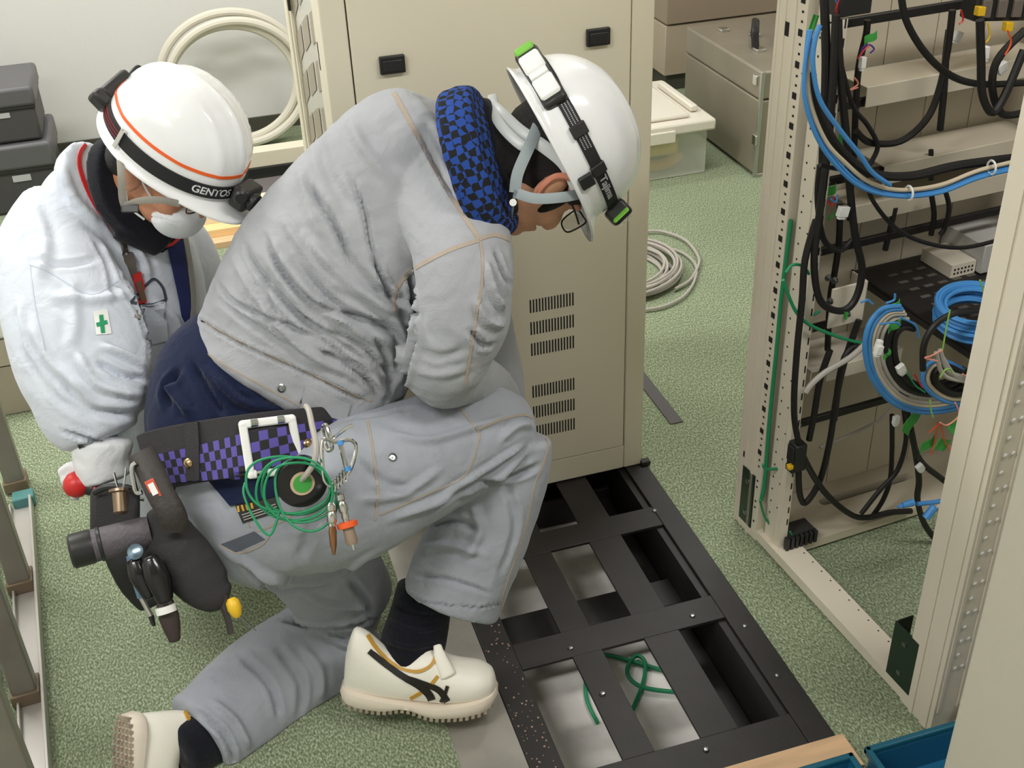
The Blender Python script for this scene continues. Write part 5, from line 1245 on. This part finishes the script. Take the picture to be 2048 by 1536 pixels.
WC = limb([(188,398,2.17,104,.75),(212,384,2.15,112,.72)], n=34, capk=.1)
WR = limb([(140,430,2.17,98,.8),(110,500,2.13,108,.85),(118,560,2.10,116,.8),(138,625,2.085,128,.75),(158,695,2.075,131,.72),(180,775,2.07,122,.72),(190,835,2.07,102,.7),(205,872,2.07,74,.72)], n=36, capk=.15)
WL = limb([(300,440,2.26,70,.85),(365,510,2.38,66,.85),(405,590,2.45,52,.9),(415,650,2.47,42,.9)], n=26, capk=.1)
wj = union('jacket', [WT, WC, WR, WL], M['whitej'], P1, voxel=.006, smooth=5, folds=wf, wr=.0016, wscale=9)
wt = union('trousers', [limb([(310,880,2.43,140,.8),(350,950,2.46,130,.85),(390,1000,2.50,100,.85)], n=30), limb([(340,930,2.46,95),(430,930,2.62,88),(468,970,2.69,74),(445,1040,2.65,66),(425,1080,2.60,62)], n=26), limb([(350,960,2.42,90),(405,1010,2.46,82),(428,1050,2.52,70),(422,1095,2.51,62)], n=26)], M['whitej'], P1, voxel=.007, smooth=4, floor=.01)
for i, (u, v, d) in enumerate(((430,1120,2.56),(432,1140,2.50))):
    p = onz(470+i*12, 1040+i*70, 0.0)
    so_, W_, _x = shoe(P1, p+Vector((-.2,-.02+.0*i,0)), Vector((1,.15,0)), Vector((0,0,1)), 1, 0)
# collar, piping, neck cover
bw = bvh(wj)
union('neck_cover', [limb([(240,377,2.125,104,.70),(262,371,2.105,100,.70)], n=34, capk=.15), limb([(262,430,2.13,60,.7),(330,478,2.17,42,.7)], n=24)], M['sock'], P1, voxel=.006, smooth=3)
ribbon(bw, [(185,278),(163,300),(158,330),(172,375),(196,420),(226,455),(240,480)], 7, 'collar_piping', M['redc'], wj, .003)
cp_ = [at(252,330,2.045), at(235,300,2.06), at(215,272,2.09)]
for pts in ([(58,528),(100,545),(180,588),(238,560)], [(60,530),(70,610),(90,700)]): ribbon(bw, pts, 2.5, 'seam', mat('pale_blue_thread', S(196,204,218), .8) if 'pale_blue_thread' not in bpy.data.materials else bpy.data.materials['pale_blue_thread'], wj, .001)
# open front: navy shirt strip and zip, chest pocket
patch(bw, (330,488), (362,470), (382,640), (368,660), 4, 12, 'shirt_front', mat('royal_blue_knit', S(30,40,96), .8), wj, .005)
ribbon(bw, [(366,476),(378,540),(384,600),(378,660)], 9, 'zip', mat('grey_zip', S(150,148,142), .5), wj, .006)
ribbon(bw, [(300,488),(330,492),(350,480),(364,462)], 6, 'neck_tape', M['redc'], wj, .008)
ribbon(bw, [(318,500),(345,480),(358,470)], 14, 'neck_tape', M['sock'], wj, .006)
pk = patch(bw, (280,608), (326,606), (334,680), (292,690), 8, 8, 'chest_pocket', M['whitej'], wj, .006)
if pk:
    ribbon(bvh(pk, wj), [(262,604),(300,610),(332,600)], 6, 'pocket_binding', mat('slate_binding', S(66,72,84), .7), pk, .0015)
    ribbon(bvh(pk, wj), [(332,600),(325,575),(308,558),(292,570),(276,588),(262,604)], 5, 'pocket_binding', bpy.data.materials['slate_binding'], pk, .0015)
    patch(bvh(pk, wj), (270,619), (291,623), (289,640), (268,635), 3, 2, 'pocket_tab', M['greyc'], pk, .001)
# green cross badge on the sleeve
bd = patch(bw, (186,624), (214,620), (222,668), (192,670), 5, 6, 'sleeve_badge', M['white'], wj, .0025)
if bd:
    bb2 = bvh(bd, wj); gx = mat('badge_green', S(20,150,100), .6)
    ribbon(bb2, [(202,630),(206,666)], 8, 'green_cross', gx, bd, .0015); ribbon(bb2, [(193,650),(214,644)], 8, 'green_cross', gx, bd, .0016)
# dark webbing with red clip hanging from the chin strap over the chest
ob_ = ribbon(bw, [(246,420),(244,455),(250,500),(262,535),(272,560)], 13, 'lanyard', mat('taupe_webbing', S(96,88,80), .7), wj, .007)
ribbon(bw, [(270,545),(280,580)], 17, 'lanyard_clip', M['red'], wj, .009); ribbon(bw, [(274,562),(286,600)], 11, 'lanyard_clip', mat('brown_clip', S(110,80,60), .5), wj, .011); ribbon(bw, [(276,602),(292,598)], 8, 'lanyard_clip', M['red'], wj, .010)
# dark cuff and gloved hands
patch(bw, (156,887), (205,892), (205,904), (158,902), 6, 3, 'cuff_strap', M['strapb'], wj, .004)
cuff = union('glove', [limb([(205,885,2.07,58,.7),(205,920,2.075,56,.65),(215,955,2.08,50,.6)], n=24)]+[(lambda g: (fingers(g, at(222,925,2.085), cam2w(-.92,-.38,.0), cam2w(-.1,.3,.95), cam2w(-.3,.8,.1), .80, .75), g)[1])(MB())], M['whiteg'], P1, voxel=.004, smooth=3, wr=.0012, wscale=22)
g2 = MB(); fingers(g2, at(416,655,2.47), cam2w(.1,-1,.1), cam2w(.8,.2,.5), cam2w(-.5,.2,.6), .95, .6)
union('glove', [g2, limb([(414,625,2.465,44),(418,665,2.47,34)], n=20)], mat('cream_glove_cloth', S(226,218,204), .9), P1, voxel=.004, smooth=3, wr=.0012, wscale=22)
# red handled screwdriver held in the glove
t = empty('screwdriver', at(150,963,2.06), 'screwdriver with round red handle held in the white glove at the left', 'screwdriver')
sa = cam2w(1,-.25,-.1); p0 = at(132,964,2.07)
obj('handle', MB().lathe([(.004,-.004),(.015,.0),(.023,.010),(.024,.022),(.019,.034),(.012,.040),(.014,.055),(.010,.06)], p0, sa, n=20), M['red'], t)
obj('ferrule', MB().lathe([(.012,.036),(.0145,.040),(.0145,.05),(.010,.056)], p0, sa, n=16), M['black'], t); obj('blade', MB().cyl(p0+sa*.055, p0+sa*.14, .003, 8), M['chrome'], t)
# ---- helmet 1
hh1, sp1 = helmet(P1, rc1, fr1, s1, True); tag(hh1, 'white ribbed hard hat with orange stripe')
obj('orange_stripe', band(sp1, .046*s1, .052*s1, s1, n=90, off=.0012), M['orng'], hh1)
obj('lamp_strap', band(sp1, .004*s1, .030*s1, s1, n=90, off=.004), M['strapb'], hh1)
M['redw'] = mat('dark_red_weave', S(120,34,40), .7)
for z in (.011,.017,.023): obj('strap_thread', band(sp1, (z-.0008)*s1, (z+.0008)*s1, s1, 1.9, 3.3, .0052, 20), M['redw'], hh1)
shell_text(sp1, s1, 'GENTOS', .50, .017*s1, .020, mat('white_print', S(225,225,228), .5), hh1, 'strap_lettering')
p, n, t, b = on_shell(sp1, s1, PI/2+.35, .017*s1, .006); obj('strap_slider', obox(MB(), p, (t, b, n), (.005,.019,.003)), M['chrome'], hh1, bevel=.001)
p, n, t, b = on_shell(sp1, s1, .02, .020*s1, .022); lp = obj('head_lamp', obox(MB(), p, (t, b, n), (.026,.022,.016)), M['black'], hh1, bevel=.006)
obj('lamp_bezel', MB().lathe([(.016,-.002),(.018,.008),(.016,.014),(.012,.014)], p+n*.012+t*.004, n, n=20), M['black'], lp); obj('lamp_bezel', MB().lathe([(.012,0),(.013,.012),(.010,.016)], p+t*.024-b*.012, (t*.7+n*.6), n=16), M['black'], lp)
obj('lamp_lens', MB().cyl(p+n*.020+t*.004, p+n*.027+t*.004, .012), M['lens'], lp)
q0, q1 = at(206,196,2.0), at(258,150,2.04); sd_ = (q1-q0).normalized(); e_ = (q0-CAM).normalized(); sx = sd_.cross(e_).normalized(); sy = sx.cross(sd_)
pm = (q0+q1)/2; bx = obj('battery_pack', obox(MB(), pm, (sd_, sx, sy), (.034,.015,.013)), M['black'], hh1, bevel=.008)
obj('battery_end', obox(MB(), q0-sd_*.006, (sd_, sx, sy), (.012,.018,.016)), M['black'], bx, bevel=.007)
obj('battery_wire', MB().tube(spline([q1, at(275,133,2.05), at(290,145,2.06), at(284,165,2.06)], 6), .003, 6), M['cable'], bx)
for a_, b_ in ((at(232,196,2.03), at(222,235,2.02)), (at(262,168,2.04), at(290,158,2.06))): obj('pack_strap', MB().tube([a_, b_], .008, 8, flat=.4), M['strapb'], bx)
wb = (CAM-at(260,350,2.0)).normalized(); TW = mat('taupe_strap', S(140,136,126), .7)
obj('chin_strap', MB().tube(spline([at(240,305,1.975), at(243,350,1.955), at(245,395,1.965), at(252,418,1.975)], 5), .0065, 8, flat=.2, flatdir=wb), TW, hh1)
obj('chin_strap', MB().tube(spline([at(250,412,1.968), at(280,402,1.955), at(320,400,1.96), at(360,408,1.985)], 5), .006, 8, flat=.2, flatdir=wb), TW, hh1)
obj('strap_buckle', obox(MB(), at(260,417,1.957), (cam2w(1,0,0), cam2w(0,1,0), wb), (.015,.007,.004)), M['black'], hh1, bevel=.002)
# mask and glasses
mk = MB(); ball(mk, PH1(.066,0,-.068), (.050,.056,.046), fr1, 24); ball(mk, PH1(.098,0,-.050), (.014,.020,.026), fr1, 16)
mask = union('face_mask', [mk], M['maskw'], P1, voxel=.004, smooth=3, folds=[(((300,420),(330,425),(365,440)), .003, -.002),(((300,435),(330,440),(360,452)), .003, -.002)])
obj('mask_loop', MB().tube(spline([PH1(.045,.060,-.040), PH1(.02,.076,-.012), PH1(.0,.083,.012)], 5), .002, 6), M['maskw'], mask)
obj('mask_loop', MB().tube(spline([PH1(.04,.058,-.085), PH1(.01,.074,-.070), PH1(-.008,.083,-.030)], 5), .002, 6), M['maskw'], mask)
gl = bpy.data.objects.new('glasses', None); col.objects.link(gl); gl.parent = P1; gl.location = PH1(.1,0,0)-P1.location
bz = mat('bronze_frame', S(110,70,50), .35, .6)
wire([PH1(.008,.080,.004), PH1(.05,.074,.006), PH1(.094,.064,.002)], .0018, 'temple', bz, gl)
for s_ in (1, -1):
    cx2 = .036*s_; wire([PH1(.102,cx2-.026,.012), PH1(.106,cx2,.016), PH1(.102,cx2+.026,.012), PH1(.103,cx2+.024,-.012), PH1(.107,cx2,-.017), PH1(.105,cx2-.024,-.012)], .0015, 'lens_rim', bz, gl, True)
    ll = MB(); ball(ll, PH1(.103,cx2,0), (.0015,.025,.016), fr1); obj('lens', ll, M['lens'], gl)

# ================================================================ TOOLS HANGING ON THE BELT
def T3(name, lab, cat, p, grp=None): return empty(name, p, lab, cat, grp)
def hk(pts, r, m=M['chrome'], k=5, n=8): return MB().tube(spline([at(*p) for p in pts], k), r, n)
D = 1.84
# tape roll on a bent wire hook
tr = T3('tape_roll', 'roll of black vinyl tape hanging from the belt inside green wire loops', 'tape', at(603,962,D))
ax = (cam2w(.35,-.25,.9)); c = at(602,962,1.845)
obj('roll', MB().lathe([(.019,-.012),(.040,-.012),(.041,-.010),(.041,.010),(.040,.012),(.019,.012)], c, ax, n=36), mat('glossy_black_vinyl', S(30,28,28), .25), tr)
obj('core', MB().lathe([(.0165,-.0125),(.0195,-.0125),(.0195,.0130),(.0165,.0130)], c, ax, n=28), mat('cardboard_core', S(200,175,145), .7), tr)
obj('core_inside', MB().lathe([(.0150,-.013),(.0150,.0136)], c, ax, n=20), M['greent'], tr)
tag(obj('wire_hook', hk([(612,812,1.86),(618,822,1.845),(624,850,1.83),(632,890,1.82),(628,925,1.82),(612,950,1.825),(598,965,1.84)], .0048), M['greyc']), 'bent grey wire hook carrying the black tape roll', 'hook')
gw = MB()
for k, (cx, cy, rx, ry, ph) in enumerate(((588,978,76,66,.2),(598,985,72,62,.9),(572,970,84,58,1.5),(610,990,62,72,2.2),(592,972,70,60,.6))):
    pts = [at(cx+rx*math.cos(q)*(1+.05*math.sin(3*q+ph)), cy+ry*math.sin(q+ph*.12)*(1+.05*math.cos(2*q+ph)), 1.815+.012*math.sin(q+ph)+.004*k) for q in [2*PI*i/14 for i in range(14)]]
    gw.tube(spline(pts, 5, True), .0021, 6, closed=True)
gw.tube(spline([at(490,965,1.83), at(488,990,1.825), at(510,1040,1.82), at(540,1070,1.82), at(560,1020,1.82)], 6), .0021, 6)
tag(obj('green_wire_coil', gw, M['green']), 'loose coil of thin green wire hanging from the belt buckle area', 'wire')
# carabiner cluster, right of the belt
kt = T3('carabiner', 'silver carabiner clipped to the right side of the work belt', 'carabiner', at(690,890,D))
obj('carabiner_loop', MB().tube(spline([at(*p) for p in ((652,850,1.83),(660,872,1.825),(664,895,1.83),(656,900,1.835),(648,880,1.84),(646,856,1.84))], 6, True), .0035, 8, closed=True), M['chrome'], kt)
obj('gate', hk([(662,880,1.83),(690,858,1.83),(706,850,1.83)], .0028), M['chrome'], kt)
c2 = T3('carabiner', 'large silver triangular carabiner below the other one, with blue marks', 'carabiner', at(680,930,D))
obj('carabiner_loop', MB().tube(spline([at(*p) for p in ((646,880,1.82),(645,930,1.82),(652,965,1.822),(672,970,1.822),(700,940,1.82),(712,895,1.82),(700,880,1.82),(672,884,1.82))], 6, True), .0033, 8, closed=True), M['chrome'], c2)
obj('gate', hk([(680,884,1.818),(688,915,1.816),(694,940,1.816)], .004), M['chrome'], c2)
for q in ((680,886),(695,938)): obj('blue_mark', MB().tube([at(q[0],q[1]-5,1.812), at(q[0]+2,q[1]+4,1.812)], .005, 8), M['blue'], c2)
ch = MB()
for i in range(5): p = at(668+i*6, 972-i*6, 1.82); ch.tube([p+cam2w(0,1,0)*.010*math.cos(q)+cam2w(.5,0,.8)*.005*math.sin(q) for q in [2*PI*j/10 for j in range(10)]], .0018, 5, closed=True)
tag(obj('chain', ch, M['chrome']), 'short silver chain under the belt carabiners', 'chain')
def driver(px0, px1, d, lab, tip, mh, ring=None):
    t = T3('bit_holder', lab, 'tool', at(*px0, d)); a, b = at(*px0, d), at(*px1, d); L = (b-a).length; x = (b-a).normalized()
    obj('socket', MB().lathe([(.0045,0),(.0075,.004),(.0075,.012),(.006,.014),(.0078,.018),(.0078,.030),(.006,.033),(.0065,L*.45)], a, x, n=16), M['chrome'], t)
    obj('bit', MB().lathe([(.004,L*.42),(.0065,L*.55),(.0055,L*.8),(.002,L)], a, x, n=12), tip, t)
    if ring: obj('orange_collar', MB().lathe([(.010,L*.50),(.0165,L*.52),(.0165,L*.60),(.010,L*.62)], a, x, n=20), M['orange'], t); obj('clear_cap', MB().lathe([(.009,L*.6),(.010,L*.85),(.008,L*.9)], a, x, n=16), mat('smoky_cap', S(150,130,112), .2), t)
driver((662,1005), (668,1110), 1.82, 'slim silver bit holder with pointed amber tip hanging under the carabiners', mat('amber_steel', S(150,110,76), .2, .8), None)
driver((678,985), (708,1100), 1.83, 'silver bit holder with orange collar hanging under the carabiners', M['chrome'], None, True)
# pouch and tools at the left hip
hp = T3('holster', 'dark leather tool holster strap hanging from the left of the belt', 'holster', at(300,960,1.9))
obj('strap_loop', MB().tube(spline([at(282,905,1.88), at(300,940,1.87), at(320,985,1.86), at(345,1030,1.86), at(350,1060,1.87)], 5), .022, 10, flat=.4, flatdir=(CAM-at(300,960,1.9)).normalized()), M['leather'], hp)
obj('red_patch', obox(MB(), at(306,978,1.852), (cam2w(.45,-.9,0).normalized(), cam2w(.9,.45,0).normalized(), (CAM-at(306,978,1.85)).normalized()), (.016,.008,.0015)), mat('red_label', S(200,80,60), .5), hp, bevel=.001)
obj('label_print', obox(MB(), at(306,978,1.849), (cam2w(.45,-.9,0).normalized(), cam2w(.9,.45,0).normalized(), (CAM-at(306,978,1.85)).normalized()), (.010,.005,.001)), M['white'], hp)
obj('pouch', union('pouch', [limb([(330,1020,1.90,28,.8),(345,1090,1.90,52,.6),(385,1150,1.90,62,.6),(420,1180,1.90,55,.6),(448,1190,1.90,34,.6)], n=24)], M['canvas'], None, voxel=.004, smooth=3, wr=.001, wscale=20).data and MB(), M['canvas'], hp) if False else None
pch = union('pouch', [limb([(325,1020,1.91,30,.8),(345,1085,1.91,54,.6),(385,1140,1.91,56,.6),(425,1180,1.91,46,.6),(452,1192,1.91,26,.6)], n=24)], M['canvas'], hp, voxel=.004, smooth=3, wr=.0015, wscale=18)
bag = T3('tool_bag', 'black box-shaped tool bag on the hip behind the torch', 'bag', at(230,1020,2.0))
T_ = lambda x, y, z: at(235+x, 1030+y, 2.0+z)
obj('bag_body', MB().box((-55,-52,-.03), (45,50,.08), T_), M['canvas'], bag, bevel=.01); obj('bag_lower', union('b', [limb([(250,1080,2.04,52,.6),(290,1160,2.04,50,.5),(310,1205,2.04,38,.5)], n=20)], M['canvas'], bag, voxel=.005, smooth=2).data and MB().box((0,0,0),(.001,.001,.001), lambda x,y,z: at(300,1150,2.04)+Vector((x,y,z))), M['canvas'], bag) if False else union('bag_body', [limb([(245,1070,2.04,50,.6),(285,1150,2.04,52,.5),(312,1205,2.04,36,.5)], n=20)], mat('black_nylon', S(24,23,25), .6), bag, voxel=.005, smooth=2)
obj('bag_rim', MB().tube(spline([at(188,985,1.96), at(215,974,1.955), at(255,976,1.955), at(275,990,1.96)], 5), .006, 8), M['black'], bag)
# torch-like grey sleeve
tc_ = T3('torch', 'grey and black cylindrical torch sticking out to the left of the belt', 'torch', at(220,1085,1.9))
a, b = at(300,1062,1.90), at(140,1104,1.86); x = (b-a).normalized(); L = (b-a).length
obj('torch_body', MB().lathe([(.024,0),(.026,.01),(.027,L*.72),(.025,L*.75)], a, x, n=24), mat('grey_ribbed_sleeve', S(84,78,84), .6, nscale=120, nstr=.3), tc_)
obj('torch_head', MB().lathe([(.0265,L*.70),(.0285,L*.74),(.0285,L*.97),(.025,L),(.018,L*1.005)], a, x, n=24), M['black'], tc_)
obj('torch_ring', MB().lathe([(.0275,L*.60),(.0285,L*.61),(.0285,L*.64),(.0275,L*.65)], a, x, n=24), M['black'], tc_)
tag(obj('ratchet_ring', hk([(272,925,1.86),(264,935,1.86),(268,965,1.86),(274,985,1.86),(284,984,1.86)], .0042), M['chrome']), 'silver hooked ring at the left end of the belt', 'ring')
sk = T3('socket_wrench', 'brass-coloured ratchet socket hanging at the left hip', 'tool', at(240,990,1.88))
obj('socket', MB().lathe([(.006,0),(.018,.003),(.018,.007),(.013,.009),(.012,.040),(.006,.044)], at(240,975,1.89), cam2w(.12,-1,.2), n=20), mat('dull_brass', S(150,130,110), .3, .9), sk)
obj('wire_bail', hk([(228,945,1.9),(236,975,1.9),(246,978,1.9),(252,935,1.9)], .0018), M['chrome'], sk)
# pliers and screwdrivers below
pl_ = T3('pliers', 'black handled pliers with shiny pivot hanging jaws down at the left hip', 'pliers', at(290,1150,1.88))
for i, (u0, v0, u1, v1, d, w0) in enumerate(((268,1120,300,1195,1.86,22),(300,1115,330,1205,1.85,24),(318,1130,335,1200,1.88,20))):
    obj('grip', union('g', [limb([(u0,v0,d,w0*.7),(u0*.6+u1*.4,v0*.6+v1*.4,d,w0),(u1,v1,d,w0*.6)], n=16)], M['black'], None, voxel=.003, smooth=2).data and MB(), M['black']) if False else union('grip', [limb([(u0,v0,d,w0*.7),(u0*.6+u1*.4,v0*.6+v1*.4,d,w0),(u1,v1,d,w0*.6)], n=16)], mat('glossy_black_grip', S(26,25,26), .15) if i == 0 else bpy.data.materials['glossy_black_grip'], pl_, voxel=.003, smooth=2)
obj('pivot', MB().lathe([(.012,0),(.013,.004),(.006,.006)], at(272,1104,1.855), cam2w(0,.3,1), n=16), mat('blue_grey_steel', S(120,140,155), .2, .9), pl_)
sdv = T3('screwdriver', 'thin screwdriver with silver shaft and black tip hanging lowest at the left', 'screwdriver', at(290,1215,1.88))
obj('shaft', MB().tube([at(282,1195,1.87), at(302,1232,1.87)], .0042, 8), M['alum'], sdv); obj('tip', MB().tube([at(302,1232,1.87), at(308,1252,1.87)], [.005,.003], 8), M['black'], sdv); obj('handle', MB().tube([at(262,1110,1.865), at(272,1150,1.865), at(282,1195,1.87)], [.008,.009,.006], 10), mat('blue_tint_plastic', S(90,120,150), .3), sdv)
kn = T3('cutter', 'dark brown cutter handle with white band pointing down at the left hip', 'cutter', at(335,1230,1.88))
union('cutter_body', [limb([(330,1205,1.87,18,.6),(340,1240,1.87,20,.6),(350,1282,1.87,12,.6)], n=16)], mat('dark_brown_plastic', S(54,42,40), .4), kn, voxel=.003, smooth=1)
obj('white_band', MB().tube([at(330,1212,1.86), at(334,1226,1.86)], [.016,.016], 12, flat=.8), M['white'], kn)
yt = T3('awl', 'yellow handled awl with thin blade under the black pouch', 'awl', at(468,1210,1.9))
obj('handle', MB().lathe([(.006,0),(.011,.006),(.012,.018),(.008,.030),(.004,.034)], at(462,1196,1.90), cam2w(.35,-1,0), n=16), M['yellow'], yt); obj('blade', MB().tube([at(474,1228,1.90), at(512,1262,1.91)], [.002,.001], 6), M['zinc'], yt)
tag(obj('strap_end', MB().tube(spline([at(448,1190,1.9), at(447,1215,1.9), at(456,1240,1.9), at(462,1268,1.9)], 5), .006, 8, flat=.4), M['leather']), 'dark strap end dangling beside the yellow handled awl', 'strap')
